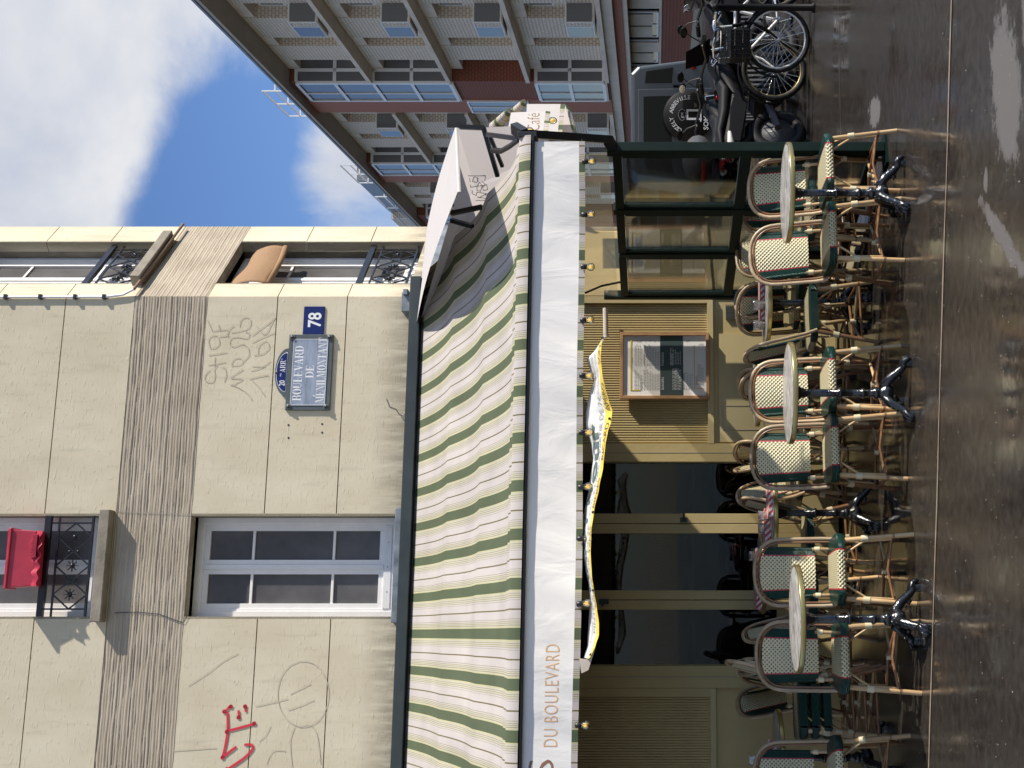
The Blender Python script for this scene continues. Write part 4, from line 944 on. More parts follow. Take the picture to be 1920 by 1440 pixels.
# ------------------------------------------------------------------ twisted banner
UP = [(634, 1128), (650, 1112), (665, 1098), (690, 1105), (706, 1111), (722, 1106), (740, 1101), (765, 1097), (790, 1097), (810, 1102), (830, 1107), (855, 1110), (885, 1106), (915, 1101), (950, 1094), (990, 1092), (1040, 1092), (1070, 1096), (1095, 1101), (1130, 1103), (1170, 1101), (1210, 1099), (1234, 1092)]
LO = [(634, 1136), (650, 1130), (680, 1128), (710, 1131), (735, 1136), (755, 1142), (775, 1149), (795, 1147), (815, 1141), (840, 1137), (880, 1133), (920, 1125), (960, 1116), (1000, 1111), (1040, 1110), (1080, 1112), (1110, 1116), (1140, 1121), (1170, 1125), (1190, 1125), (1210, 1119), (1226, 1112), (1236, 1106)]
PB = PV + .075
bn = thing('terrace_banner', 'long white and yellow vinyl banner twisting below the valance', 'banner', MF @ Matrix.Translation((0, -PB, zv1 - .1)))
IB = Matrix.Translation((0, PB, -(zv1 - .1)))
def interp(t, y):
    for (y0, a), (y1, b) in zip(t, t[1:]):
        if y0 <= y <= y1: f = (y - y0) / (y1 - y0); f = f * f * (3 - 2 * f) * .5 + f * .5; return a + (b - a) * f
    return t[-1][1]
def ban(u, v):                                   # u 0..1 from left end to right end, v 0 top .. 1 bottom edge
    y = 1234 + (634 - 1234) * u
    x = interp(UP, y) + (interp(LO, y) - interp(UP, y)) * v
    s, z = FAC(x, y, PB)
    wd_ = abs(interp(LO, y) - interp(UP, y)); dp = .10 + .06 * max(0, 1 - wd_ / 50)
    return Vector((s, -PB - dp * (v - .5) * 2 - .012 * math.sin(u * 21 + 1), z))
mb = MB()
mb.grid(lambda u, v: ban(u, v * .74), 150, 6, M_banner); mb.grid(lambda u, v: ban(u, .74 + .26 * v), 150, 2, M_yel)
a = [FAC(x, y, PB - .02) for x, y in ((1087, 1234), (1106, 1236), (1118, 1212), (1104, 1256), (1091, 1262))]
P = [Vector((s, -PB - .03, z)) for s, z in a]
mb.face([P[0], P[1], P[2], P[3], P[4]], M_backc)
mb.build('sheet', bn, IB)
mb = MB()
for u, v in ((.012, .9), (.21, .92), (.45, .93), (.74, .93), (.985, .9)):
    q = ban(u, v); mb.lathe([(.006, 0), (.009, .002), (.006, .004)], M_black, 10, M=Matrix.Translation(q + Vector((0, -.012, 0))) @ Matrix.Rotation(R(90), 4, 'X'))
mb.build('eyelet', bn, IB)
mb = MB(); LW = 600.0
def onban(txt, y0, y1, v0, v1, mt, bold=0.0, spacing=1.0):
    vs, fs, wd = glyphs(txt, 1.0, spacing=spacing, bold=bold); hh = .73
    o = []
    for x, z in vs:
        y = y0 + (y1 - y0) * x / wd; q = ban((1234 - y) / 600.0, v1 + (v0 - v1) * min(1.3, z / hh)); o.append(q + Vector((0, -.004, .003)))
    mb.raw(o, fs, mt, smooth=False)
onban('APÉRO', 774, 724, .79, .96, M_dark); onban('RICARD', 868, 796, .79, .96, M_dark); onban('BIÈRES', 956, 900, .79, .96, M_dark); onban('TAPAS', 1040, 990, .79, .97, M_dark); onban('SOFTS', 1140, 1086, .80, .97, M_dark); onban('SOFT', 690, 652, .80, .96, M_dark)
onban('our', 905, 792, .06, .50, M_gink, .03); onban('HAPPY H', 1110, 912, .02, .40, M_gink, .03)
onban('COCKTAILS À PARTIR DE 7€', 968, 742, .52, .68, M_pencil, -.004); onban('PINTE À PARTIR DE 4€', 1188, 984, .52, .70, M_pencil, -.004)
onban('vins & bulles', 736, 668, .22, .40, M_pencil, -.01); onban('du lundi au jeudi', 740, 664, .48, .62, M_pencil, -.01); onban('formule du soir', 1205, 1125, .3, .48, M_pencil, -.01)
mb.build('printing', bn, IB)
# cardboard tube hooked behind the banner on the wall
s, z = FAC(1132, 612, .06); tb = wallthing('hanging_roll', 'pale rolled paper tube on the khaki wall above the menu', 'paper roll', s, .06, z)
s1, z1_ = FAC(1136, 578, .06); s2, z2_ = FAC(1136, 632, .06); mb = MB(); mb.tube([(s2 - s, 0, z2_ - z), (s1 - s, 0, z1_ - z + .005)], .022, M_backc, 14); mb.tube([(s2 - s - .004, 0, z2_ - z), (s2 - s + .01, 0, z2_ - z)], .025, M_paper, 14); mb.build('tube', tb)

# ------------------------------------------------------------------ awning of the cut-off corner
A_ = fpt(*(lambda q: (q[0], .2, q[1]))(FAC(786, 606, .2))); B1 = W(861, 362, 7.75); B2 = W(858, 238, 8.6); W2 = W(800, 430, 11.2)
ca = thing('corner_awning', 'plain off white awning with black frame and a pen scrawl on its cheek', 'awning', at((A_.x, A_.y, 3.0)))
CI = Matrix.Translation((-A_.x, -A_.y, -3.0))
mb = MB()
B1u = W(858, 360, 7.75); B2u = W(853, 240, 8.6); Au = A_ + Vector((0, 0, .022))
def roof(u, v):
    a = Au.lerp(B1u, v); b = W2.lerp(B2u, v); q = a.lerp(b, u); q = q.copy(); q.z += .03 * math.sin(PI * v) * (1 - .4 * u); return q
mb.grid(roof, 10, 14, M_offw)
mb.grid(lambda u, v: B1u.lerp(B2u, u) + Vector((0, -.004, .0)) + Vector((.0, -.01 * math.sin(v * PI), -.022 * v)), 8, 4, M_offw)
mb.build('canopy', ca, CI)
chk = [W(790, 596, 10.40), W(858, 362, 9.3), W(858, 241, 8.75), W(975, 236, 8.7), W(990, 300, 9.0), W(960, 330, 9.2), W(930, 400, 9.6), W(880, 470, 9.9), W(830, 545, 10.25), W(806, 580, 10.36)]
cen = W(890, 350, 9.28)
mb = MB()
for p, q in zip(chk, chk[1:] + chk[:1]): mb.face([cen, p, q], M_pink, smooth=True)
ck = mb.build('cheek', ca, CI)
mb = MB()
for p, q in (((846, 400), (904, 388)), ((846, 413), (886, 424))): mb.bar(W(*p, 9.0), W(*q, 8.9), .03, .03, M_black)
mb.bar(W(862, 238, 8.6), W(909, 240, 8.6), .035, .03, M_black); mb.bar(W(907, 241, 8.6), W(933, 330, 8.9), .028, .03, M_black); mb.bar(W(914, 252, 8.6), W(972, 260, 7.8), .030, .030, M_black); mb.bar(W(920, 258, 8.6), W(942, 312, 8.8), .024, .024, M_black)
mb.tube([W(921, 282, 8.6), W(940, 283, 8.4), W(956, 274, 8.0), W(972, 262, 7.75)], .02, M_black, 6, flat=.4)
mb.bar(W(964, 240, 7.8), W(984, 252, 7.72), .07, .05, M_black)
mb.build('frame', ca, CI)
mb = MB(); 
# pen scrawl seen through the cloth, so it reads backwards
def zz(l): return [(760 + a / 3.2725, 180 + b / 3.2725) for a, b in l]
def onck(x, y): return W(x, y, 8.95)
for ln in ([(385, 490), (490, 490)], [(465, 490), (492, 488), (488, 520)], [(440, 500), (445, 520), (450, 525)], [(420, 500), (412, 525), (440, 530), (448, 505), (430, 496), (420, 500)], [(395, 505), (398, 530)], [(470, 525), (490, 540), (480, 560), (455, 530), (440, 555)],
           [(400, 545), (400, 560), (500, 545)], [(500, 545), (505, 575), (480, 580), (470, 550)], [(470, 555), (462, 585), (440, 580), (440, 552)], [(440, 590), (435, 610), (410, 600), (412, 580)], [(500, 600), (440, 590)], [(500, 600), (450, 625)], [(440, 620), (500, 630), (510, 612), (485, 605)], [(432, 640), (495, 640)]):
    for p, q in zip(zz(ln), zz(ln)[1:]): mb.bar(onck(*p), onck(*q), .010, .003, M_dark)
mb.build('scrawl', ck, CI)

# striped side street awning beyond it
sa_ = thing('side_street_awning', 'smaller striped awning with short white printed valances at the right of the corner awning', 'awning', at(W(1000, 225, 12.0) * 1.0))
SI = Matrix.Translation(-W(1000, 225, 12.0))
mb = MB()
def quad(mt, pts, uv=None): mb.face(pts, mt, uv)
def st_uv(n): return [(0, 0), (n, 0), (n, 1), (0, 1)]
Y1, Y2 = 11.4, 12.6
quad(M_offw, [W(958, 211, Y1), W(1023, 208, Y1), W(1017, 256, Y1 - .5), W(950, 256, Y1 - .5)])
mb.build('valance', sa_, SI); mb = MB()
quad(M_offw, [W(988, 195, Y2), W(1051, 195, Y2), W(1045, 258, Y2 - .5), W(985, 258, Y2 - .5)])
mb.build('valance', sa_, SI); mb = MB()
quad(M_stripe, [W(1023, 208, Y1), W(1032, 209, Y1), W(1027, 256, Y1 - .5), W(1017, 256, Y1 - .5)], [(0, 0), (0, 1), (2.6, 1), (2.6, 0)])
quad(M_stripe, [W(1051, 195, Y2), W(1060, 195, Y2), W(1053, 258, Y2 - .5), W(1045, 258, Y2 - .5)], [(0, 0), (0, 1), (1.6, 1), (1.6, 0)])
mb.build('striped_hem', sa_, SI); mb = MB()
quad(M_pink, [W(1060, 197, 13.0), W(1076, 258, 12.4), W(1052, 258, 12.4)])
quad(M_stripe, [W(1060, 195, 13.1), W(1070, 204, 13.1), W(1084, 258, 12.5), W(1075, 258, 12.5)], [(0, 0), (0, 1), (1.6, 1), (1.6, 0)])
mb.build('inner_valance', sa_, SI)
mb = MB(); 
for (p, q, Y) in (((955, 208), (928, 240), Y1 + .1), ((984, 190), (962, 216), Y2 + .1)):
    a, b = W(*p, Y), W(*q, Y + .2); n_ = 12
    mb.tube([a.lerp(b, i / n_) for i in range(n_ + 1)], [.03 + .035 * i / n_ for i in range(n_ + 1)], M_stripe, 10)
for f, ys in zip(mb.f, mb.uv): pass
mb.uv = [[(q[1] * 6, q[0]) for q in u] if u else None for u in mb.uv]
mb.build('canopy', sa_, SI)
mb = MB()
vs, fs, wd = glyphs('Café', .2, bold=-.01)
mb.raw([W(1012 - (z / .2) * 34, 246 - (x / wd) * 34, Y1 - .56) for x, z in vs], fs, M_orange, smooth=False); mb.build('lettering', sa_, SI)
for x, y, Y in ((992, 245, 10.7), (1036, 226, 11.2)):
    c_ = SI @ W(x, y, Y); mb = MB(); mb.lathe([(.001, .034), (.02, .03), (.033, .01), (.03, -.02), (.014, -.04), (.001, -.043)], M_bulb, 14, c_); b_o = mb.build('bulb', sa_)
    mb = MB(); mb.lathe([(.001, .02), (.013, .01), (.015, -.015), (.001, -.025)], M_fil, 8, c_); mb.build('filament', b_o)

# ------------------------------------------------------------------ glazed terrace screen
PA, PBs = Vector((1.569, 8.2, 0)), Vector((.742, 10.40, 0))
sd = (PBs - PA); SLn = sd.length; sa2 = math.atan2(sd.y, sd.x)
scn = thing('terrace_screen', 'dark green framed glass windscreen closing the right end of the terrace', 'screen', at(PA, sa2))
def post(x, wd_, z1, z0=.02): 
    mb = MB(); mb.box(x - wd_ / 2, x + wd_ / 2, -.035, .035, z0, z1, M_green); mb.build('post', scn, bevel=.004)
xs = [0, .347 * SLn, .649 * SLn, SLn - .03]
for x, wd_, z1 in zip(xs, (.075, .07, .06, .05), (1.87, 1.85, 1.83, 1.98)): post(x, wd_, z1)
for a, b in zip(xs, xs[1:]):
    mb = MB(); a2, b2 = a + .045, b - .04
    mb.box(a2, b2, -.03, .03, 1.775, 1.835, M_green); mb.box(a2, b2, -.028, .028, .90, .975, M_green); mb.box(a2, b2, -.03, .03, .05, .115, M_green)
    mb.box(a2, a2 + .03, -.025, .025, .98, 1.77, M_green); mb.box(b2 - .03, b2, -.025, .025, .98, 1.77, M_green); mb.box(a2, a2 + .03, -.025, .025, .12, .895, M_green); mb.box(b2 - .03, b2, -.025, .025, .12, .895, M_green)
    fr = mb.build('panel_frame', scn, bevel=.003)
    mb = MB(); mb.box(a2 + .031, b2 - .031, -.004, .004, .978, 1.772, M_clear); mb.box(a2 + .031, b2 - .031, -.004, .004, .118, .897, M_clear); mb.build('glass_pane', fr)
mb = MB(); mb.box(-.04, .10, -.12, .12, .0, .018, M_green); mb.build('base_plate', scn)
vn = thing('clear_vinyl_curtain', 'sagging clear vinyl sheet between the valance and the terrace screen', 'curtain', at(PA + Vector((0, 0, 1.86)), sa2))
mb = MB(); mb.grid(lambda u, v: Vector((SLn * u, .02 + .02 * math.sin(u * 9 + v * 3) + .012 * math.sin(u * 23), .0 + (.42 - .06 * u) * v)), 26, 6, M_vinyl); mb.build('sheet', vn)
mb = MB(); q0 = at(PA + Vector((0, 0, 1.86)), sa2).inverted(); mb.bar(q0 @ W(984, 251, 7.78), q0 @ W(1146, 262, 8.1), .05, .05, M_black); mb.bar(q0 @ W(1140, 262, 8.1), q0 @ W(1152, 282, 8.2), .06, .06, M_black); mb.build('edge_strap', vn); mb = MB(); mb.tube([q0 @ W(1098, 549, 9.2), q0 @ W(1128, 536, 9.4), q0 @ W(1168, 528, 10.0)], .009, M_black, 6); mb.build('cable', vn)

# ------------------------------------------------------------------ rattan chairs
def make_chair():
    t = thing('rattan_chair', 'x', 'chair')
    sw, dp, zs, th = .43, .40, .462, .05
    # seat
    mb = MB(); nu, nv = 30, 8
    def oy(u): return .07 * max(0, (abs(u) - .62) / .38) ** 2
    def P(u, v, z):
        wv = sw * (1 - .12 * v); y0 = -.20 + oy(u); y1 = .20 - oy(u) * .9
        return Vector((u * wv / 2, y0 + (y1 - y0) * v, z + (.006 * (1 - u * u) * 4 * v * (1 - v) if z > zs - .01 else 0)))
    us = [-1 + 2 * i / nu for i in range(nu + 1)]
    def mt(u): a = abs(u); return M_weave if a < .53 else (M_redc if a < .565 else M_gcane)
    us = sorted(set([-1, -.93, -.85, -.78, -.7, -.63, -.57, -.53, 1, .93, .85, .78, .7, .63, .57, .53] + [-.53 + 1.06 * i / 10 for i in range(11)]))
    for a, b in zip(us, us[1:]):
        m_ = mt((a + b) / 2)
        for j in range(nv):
            v0, v1 = j / nv, (j + 1) / nv; q = [P(a, v0, zs), P(b, v0, zs), P(b, v1, zs), P(a, v1, zs)]
            mb.face(q, m_, [(p.x, p.y) for p in q], True)
        for v, sg_ in ((0, -1), (1, 1)):
            rr = [(0, zs), (.010, zs - .008), (.014, zs - .025), (.010, zs - .042), (0, zs - th)]
            for (o0, z0), (o1, z1) in zip(rr, rr[1:]):
                A, B = P(a, v, zs), P(b, v, zs); q = [Vector((A.x, A.y + sg_ * o0, z0)), Vector((B.x, B.y + sg_ * o0, z0)), Vector((B.x, B.y + sg_ * o1, z1)), Vector((A.x, A.y + sg_ * o1, z1))]
                mb.face(q, m_, [(p.x, p.z) for p in q], True)
    for u in (-1, 1):
        for j in range(nv):
            q = [P(u, j / nv, zs), P(u, (j + 1) / nv, zs), P(u, (j + 1) / nv, zs - th), P(u, j / nv, zs - th)]; mb.face(q, M_gcane)
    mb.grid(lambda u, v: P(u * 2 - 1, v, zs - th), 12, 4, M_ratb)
    mb.build('seat', t, fix=False)
    # backrest panel
    def by(z): return .175 + (z - .46) * .25
    def hoop_half(z, r=.205, zc=.735, ztop=.915):
        if z <= zc: return r
        k = (z - zc) / (ztop - zc); return r * math.sqrt(max(0, 1 - k * k)) ** .8
    mb = MB(); z0, z1 = .545, .885
    cols = [-1, -.9, -.8, -.74, -.69, -.4, -.2, 0, .2, .4, .69, .74, .8, .9, 1]
    def bp(u, v, o=0):
        z = z0 + (z1 - z0) * v; wv = .143 + .012 * v
        wv = min(wv, max(.02, hoop_half(z) - .012)) if False else wv
        zz = z - .055 * (abs(u) ** 3.5) * v ** 3
        return Vector((u * wv, by(zz) - .02 + .028 * u * u + o, zz))
    for a, b in zip(cols, cols[1:]):
        c_ = abs((a + b) / 2); m_ = M_weave if c_ < .69 else (M_redc if c_ < .735 else M_gcane)
        for j in range(10):
            v0, v1 = j / 10, (j + 1) / 10
            q = [bp(a, v0), bp(b, v0), bp(b, v1), bp(a, v1)]; mb.face(q, m_, [(p.x, p.z) for p in q], True)
            q = [bp(a, v0, .014), bp(b, v0, .014), bp(b, v1, .014), bp(a, v1, .014)][::-1]; mb.face(q, m_, [(p.x, p.z) for p in q], True)
        for v in (0, 1):
            q = [bp(a, v), bp(b, v), bp(b, v, .014), bp(a, v, .014)]; mb.face(q, M_gcane if c_ > .735 else M_rat)
    for u in (-1, 1):
        q = [bp(u, j / 10) + Vector((0, .007, 0)) for j in range(11)]; mb.tube(q, .013, M_gcane, 8)
    mb.build('backrest', t, fix=False)
    # hoop and inner rails
    mb = MB()
    def hoop(r, ztop, r_t, off=0, m_=M_hoop):
        pts = [(-r * .98, .155 + off, .425), (-r, by(.5) + off, .5), (-r, by(.62) + off, .62)]
        zc = .735
        for i in range(17):
            a = PI - PI * i / 16; x = r * math.copysign(abs(math.cos(a)) ** .8, math.cos(a)); z = zc + (ztop - zc) * abs(math.sin(a)) ** .8; pts.append((x, by(z) + off, z))
        pts += [(r, by(.62) + off, .62), (r, by(.5) + off, .5), (r * .98, .155 + off, .425)]
        mb.tube(pts, r_t, m_, 8)
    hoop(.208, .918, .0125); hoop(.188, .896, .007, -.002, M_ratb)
    for s_ in (-1, 1):
        mb.tube([(s_ * .143, by(.56) - .0, .56), (s_ * .143, by(.5), .50), (s_ * .14, .165, .43)], .011, M_rat, 8)
        mb.tube([(s_ * .143, by(.545), .546), (s_ * .143, by(.515), .513)], .0165, M_wrap, 10)
    mb.build('back_frame', t)
    # legs, each with its binding and brace
    for sx in (-1, 1):
        for sy in (-1, 1):
            mb = MB(); top = Vector((sx * .172, sy * .155, .42)); bot = Vector((sx * .205, sy * (.205 if sy < 0 else .25), 0))
            n_ = 6; pts = [top.lerp(bot, i / n_) + Vector((0, 0, 0)) for i in range(n_ + 1)]
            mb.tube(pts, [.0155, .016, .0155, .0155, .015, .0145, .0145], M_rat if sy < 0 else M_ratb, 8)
            w0, w1 = top.lerp(bot, .26), top.lerp(bot, .355); mb.tube([w0, w1], .0215, M_wrap, 10)
            mb.tube([top.lerp(bot, .70), top.lerp(bot, .73)], .0175, M_ratb, 8)
            ins = top.lerp(bot, .30) + Vector((-sx * .015, 0, 0))
            mb.tube([top.lerp(bot, .69) + Vector((-sx * .018, 0, 0)), ins, ins + Vector((-sx * .035, 0, .055)), Vector((sx * .085, sy * .165, .418))], .0075, M_rat, 6)
            ins = top.lerp(bot, .30) + Vector((0, -sy * .015, 0))
            mb.tube([ins, ins + Vector((0, -sy * .04, .06)), Vector((sx * .175, sy * .07, .418))], .0075, M_rat, 6)
            mb.build('leg', t)
    mb = MB()
    def lp(sx, sy, z): f = 1 - z / .42; return Vector((sx * (.172 + .033 * f), sy * (.155 + (.05 if sy < 0 else .095) * f), z))
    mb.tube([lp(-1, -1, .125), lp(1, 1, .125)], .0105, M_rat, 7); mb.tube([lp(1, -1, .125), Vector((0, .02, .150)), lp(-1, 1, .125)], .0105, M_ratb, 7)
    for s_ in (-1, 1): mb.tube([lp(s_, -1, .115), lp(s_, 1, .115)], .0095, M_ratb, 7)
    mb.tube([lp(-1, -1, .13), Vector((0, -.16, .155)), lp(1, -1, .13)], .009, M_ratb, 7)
    mb.lathe([(.018, .118), (.022, .135), (.018, .158)], M_wrap, 8, (0, .02, 0)); mb.build('stretcher', t)
    return t
chair0 = make_chair(); used = [False]
def chair(y, Y, face, label, z=0.0):
    """face: 0 looks to the street, +90 to the right, -90 to the left"""
    o = chair0 if not used[0] else copy_tree(chair0); used[0] = True
    X_ = (720 - y) / FOC * Y
    o.location = (X_, Y, z); o.rotation_euler = (0, 0, TH + R(face)); o['label'] = label; o['category'] = 'chair'; o['group'] = 'rattan bistro chairs on the terrace'
    return o
# front row, looking to the street
chair(325, 8.00, 2, 'sunlit rattan chair nearest the green screen post, behind the right round table')
chair(452, 7.86, 3, 'sunlit rattan chair left of the right round table, whole woven back in view')
chair(720, 7.88, 0, 'rattan chair directly behind the middle front table')
chair(846, 7.76, 1, 'half shaded rattan chair at the left edge of the middle front table')
chair(1070, 7.50, 0, 'rattan chair behind the left front table with sun on one lower corner')
chair(1231, 7.36, 0, 'shaded rattan chair at the left of the left front table')
# second and third rows
chair(598, 8.75, 96, 'rattan chair turned sideways to the right between the middle and right tables')
chair(440, 9.25, 20, 'brown backed rattan chair half hidden behind the chairs of the right table, nearer the post')
chair(515, 9.45, 35, 'brown backed rattan chair half hidden beside the glass screen')
chair(530, 10.0, -75, 'rattan chair by the glass screen facing left towards the tumblers')
chair(815, 9.75, 78, 'rattan chair with raised leaning back below the menu, facing right')
chair(868, 9.35, 60, 'dark rattan chair tucked behind the left chair of the middle table')
chair(905, 9.65, -70, 'rattan chair in front of the right glass door, facing left')
chair(1190, 9.20, 86, 'rattan chair in front of the left glass door, facing right')
chair(1262, 9.35, 60, 'rattan chair half hidden at the edge of the left glass door')
chair(1325, 8.10, -84, 'lowest chair of the shaded stack in the left corner, seen from the side')
chair(1318, 9.25, -62, 'rattan chair against the khaki panel at the far left, facing left')
chair(1450, 7.55, 10, 'rattan chair cut by the left edge of the view')
chair(668, 9.25, 112, 'rattan chair behind the sideways chair, pushed to the wall table under the menu')
chair(392, 8.85, -25, 'rattan chair squeezed between the two sunlit chairs of the right table')
chair(565, 9.75, 150, 'rattan chair with its back to us by the vent grille of the khaki wall')
chair(775, 9.15, -70, 'rattan chair behind the middle table, seat edge showing between its two chairs')
chair(1012, 8.95, -84, 'rattan chair facing left behind the striped cards before the doors')
chair(1120, 8.75, 72, 'rattan chair showing between the two chairs of the left front table')
chair(1325, 8.10, -84, 'middle chair of the shaded stack in the left corner', .078)
chair(1325, 8.10, -84, 'topmost chair of the shaded stack in the left corner', .156)

# ------------------------------------------------------------------ round tables
def make_table():
    t = thing('bistro_table', 'x', 'table')
    r = .305
    mb = MB(); mb.lathe([(.001, .742), (r - .012, .742), (r - .004, .740)], M_marble, 56); mb.lathe([(r - .004, .722), (.001, .722)], M_black, 56); mb.build('tabletop', t)
    mb = MB(); mb.lathe([(r - .006, .741), (r + .003, .741), (r + .006, .737), (r + .004, .733), (r + .007, .728), (r + .004, .723), (r + .007, .717), (r + .003, .711), (r - .008, .711)], M_brass, 56); mb.build('rim', t)
    mb = MB()
    mb.lathe([(.15, .711), (.15, .703), (.055, .700), (.042, .69), (.038, .665), (.030, .66), (.032, .645), (.026, .64), (.0235, .62), (.0235, .44), (.032, .435), (.036, .425), (.032, .415), (.0235, .41), (.0235, .30), (.028, .296), (.034, .285), (.028, .274), (.0245, .27), (.0245, .225), (.036, .22), (.040, .205), (.034, .192), (.03, .18), (.05, .165), (.058, .14), (.045, .11), (.02, .10)], M_gloss, 20); mb.build('column', t)
    for k in range(3):
        a = R(90 + 120 * k + 15); c_, s_ = math.cos(a), math.sin(a); mb = MB()
        def q(d, z): return Vector((c_ * d, s_ * d, z))
        mb.tube([q(.02, .15), q(.055, .150), q(.095, .120), q(.128, .082), q(.155, .054), q(.172, .042)], [.026, .032, .029, .025, .021, .019], M_gloss, 10)
        mb.tube([q(.155, .046), q(.172, .050), q(.190, .044), q(.203, .030), (q(.206, .016))], [.018, .027, .031, .028, .018], M_gloss, 10)
        mb.tube([q(.185, .03), q(.185, .0)], [.027, .028], M_gloss, 10)
        for o in (-.022, 0, .022):
            n_ = Vector((-s_ * o, c_ * o, 0)); mb.tube([q(.182, .056) + n_, q(.210, .045) + n_, q(.223, .02) + n_, q(.220, .006) + n_], [.012, .014, .012, .006], M_gloss, 7)
        for i in range(6):
            f = i / 5; mb.lathe([(.001, -.008), (.008, 0), (.001, .008)], M_gloss, 6, q(.055 + .11 * f, .186 - .105 * f))
        mb.tube([q(.08, .13), q(.115, .09), q(.10, .065), q(.085, .078)], [.016, .018, .016, .01], M_gloss, 8)
        mb.build('foot', t)
    return t
table0 = make_table(); tu = [False]
TPOS = []
def table(y, Y, rot, label):
    o = table0 if not tu[0] else copy_tree(table0); tu[0] = True
    X_ = (720 - y) / FOC * Y; o.location = (X_, Y, 0); o.rotation_euler = (0, 0, TH + R(rot)); o['label'] = label; o['category'] = 'table'; o['group'] = 'round marble bistro tables'; TPOS.append(Vector((X_, Y, 0))); return o
table(362, 7.62, 0, 'round marble table with brass rim, rightmost of the front row beside the green post')
table(737, 7.46, -10, 'round marble table with brass rim, in the middle of the front row')
table(1160, 7.10, 28, 'round marble table with brass rim, leftmost of the front row, half in shade')
table(568, 9.05, 40, 'round table with tumblers in the second row, right of the sideways chair')
table(962, 8.62, 15, 'round table in the second row laid with red and white striped cards')
table(728, 9.88, 60, 'round table by the khaki wall under the menu, with tumblers and striped card')
table(1075, 9.45, 5, 'round table before the glass doors, with a striped card and a tumbler')
table(1420, 8.15, 25, 'round table in the dark left corner with a wine glass')
# things on the tables
def tumbler(X_, Y_, z, label):
    o = thing('tumbler', label, 'glass', at((X_, Y_, z)), 'water tumblers on the second row tables')
    mb = MB(); mb.lathe([(.026, 0), (.031, .005), (.033, .03), (.034, .045), (.036, .05), (.039, .085), (.037, .086), (.032, .05), (.029, .012), (.001, .010)], M_tumbler, 10); mb.build('cup', o); return o
def on(i, dx, dy): p = TPOS[i]; return p.x + dx, p.y + dy
for x, y, i, lb in ((1399, 572, 3, 'tumbler nearest the glass screen on the right second row table'), (1394, 610, 3, 'tumbler at the middle of the right second row table'), (1390, 638, 5, 'tumbler right of the leaning chair top, right end of the wall table'),
                    (1386, 664, 5, 'tumbler just above the leaning chair top on the wall table'), (1381, 706, 5, 'upper tumbler of the pair beside the striped card under the menu'), (1376, 724, 5, 'left tumbler of the pair beside the striped card under the menu'),
                    (1408, 968, 4, 'tumbler on the striped cards in front of the door stile'), (1400, 990, 4, 'upside down tumbler left of the door stile'), (1375, 1043, 6, 'tumbler standing alone before the middle glass door')):
    p = TPOS[i]; Yt = p.y - (.05 if i != 5 else .0); X_ = (720 - y) / FOC * Yt
    d = Vector((X_ - p.x, Yt - p.y)); 
    if d.length > .26: d *= .26 / d.length
    tumbler(p.x + d.x, p.y + d.y, .7425, lb)
def card(i, dx, dy, rz, wd_, dp_, z, n_, label):
    p = TPOS[i]; o = thing('striped_card', label, 'table card', at((p.x + dx, p.y + dy, z), rz), 'red and white striped table cards')
    mb = MB()
    for k in range(n_):
        mb.box(-wd_ / 2 + .004 * k, wd_ / 2 + .003 * k, -dp_ / 2, dp_ / 2, .014 * k + .0005 * k, .014 * k + .0135, M_mat)
    mb.build('stack', o); return o
card(4, .10, -.10, TH, .26, .2, .7425, 2, 'two striped red and white cards before the door stile')
card(4, -.12, .02, TH + .2, .24, .2, .7425, 3, 'thick stack of striped red and white cards left of the door stile')
card(5, -.02, -.10, TH, .30, .18, .7425, 3, 'stack of striped red and white cards under the menu')
card(6, -.04, -.06, TH, .46, .22, .7425, 3, 'long striped red and white card before the middle glass door')
card(3, .02, .1, TH, .34, .2, .7425, 2, 'striped red and white card by the glass screen')
card(7, -.05, .05, TH + .3, .24, .2, .7425, 4, 'striped red and white cards in the dark left corner')
o = thing('wine_glass', 'stemmed wine glass on the table in the dark left corner', 'glass', at((TPOS[7].x + .02, TPOS[7].y - .12, .7425)))
mb = MB(); mb.lathe([(.032, 0), (.03, .003), (.005, .006), (.004, .08), (.02, .095), (.034, .125), (.033, .16), (.028, .19)], M_tumbler, 16); mb.build('bowl', o)

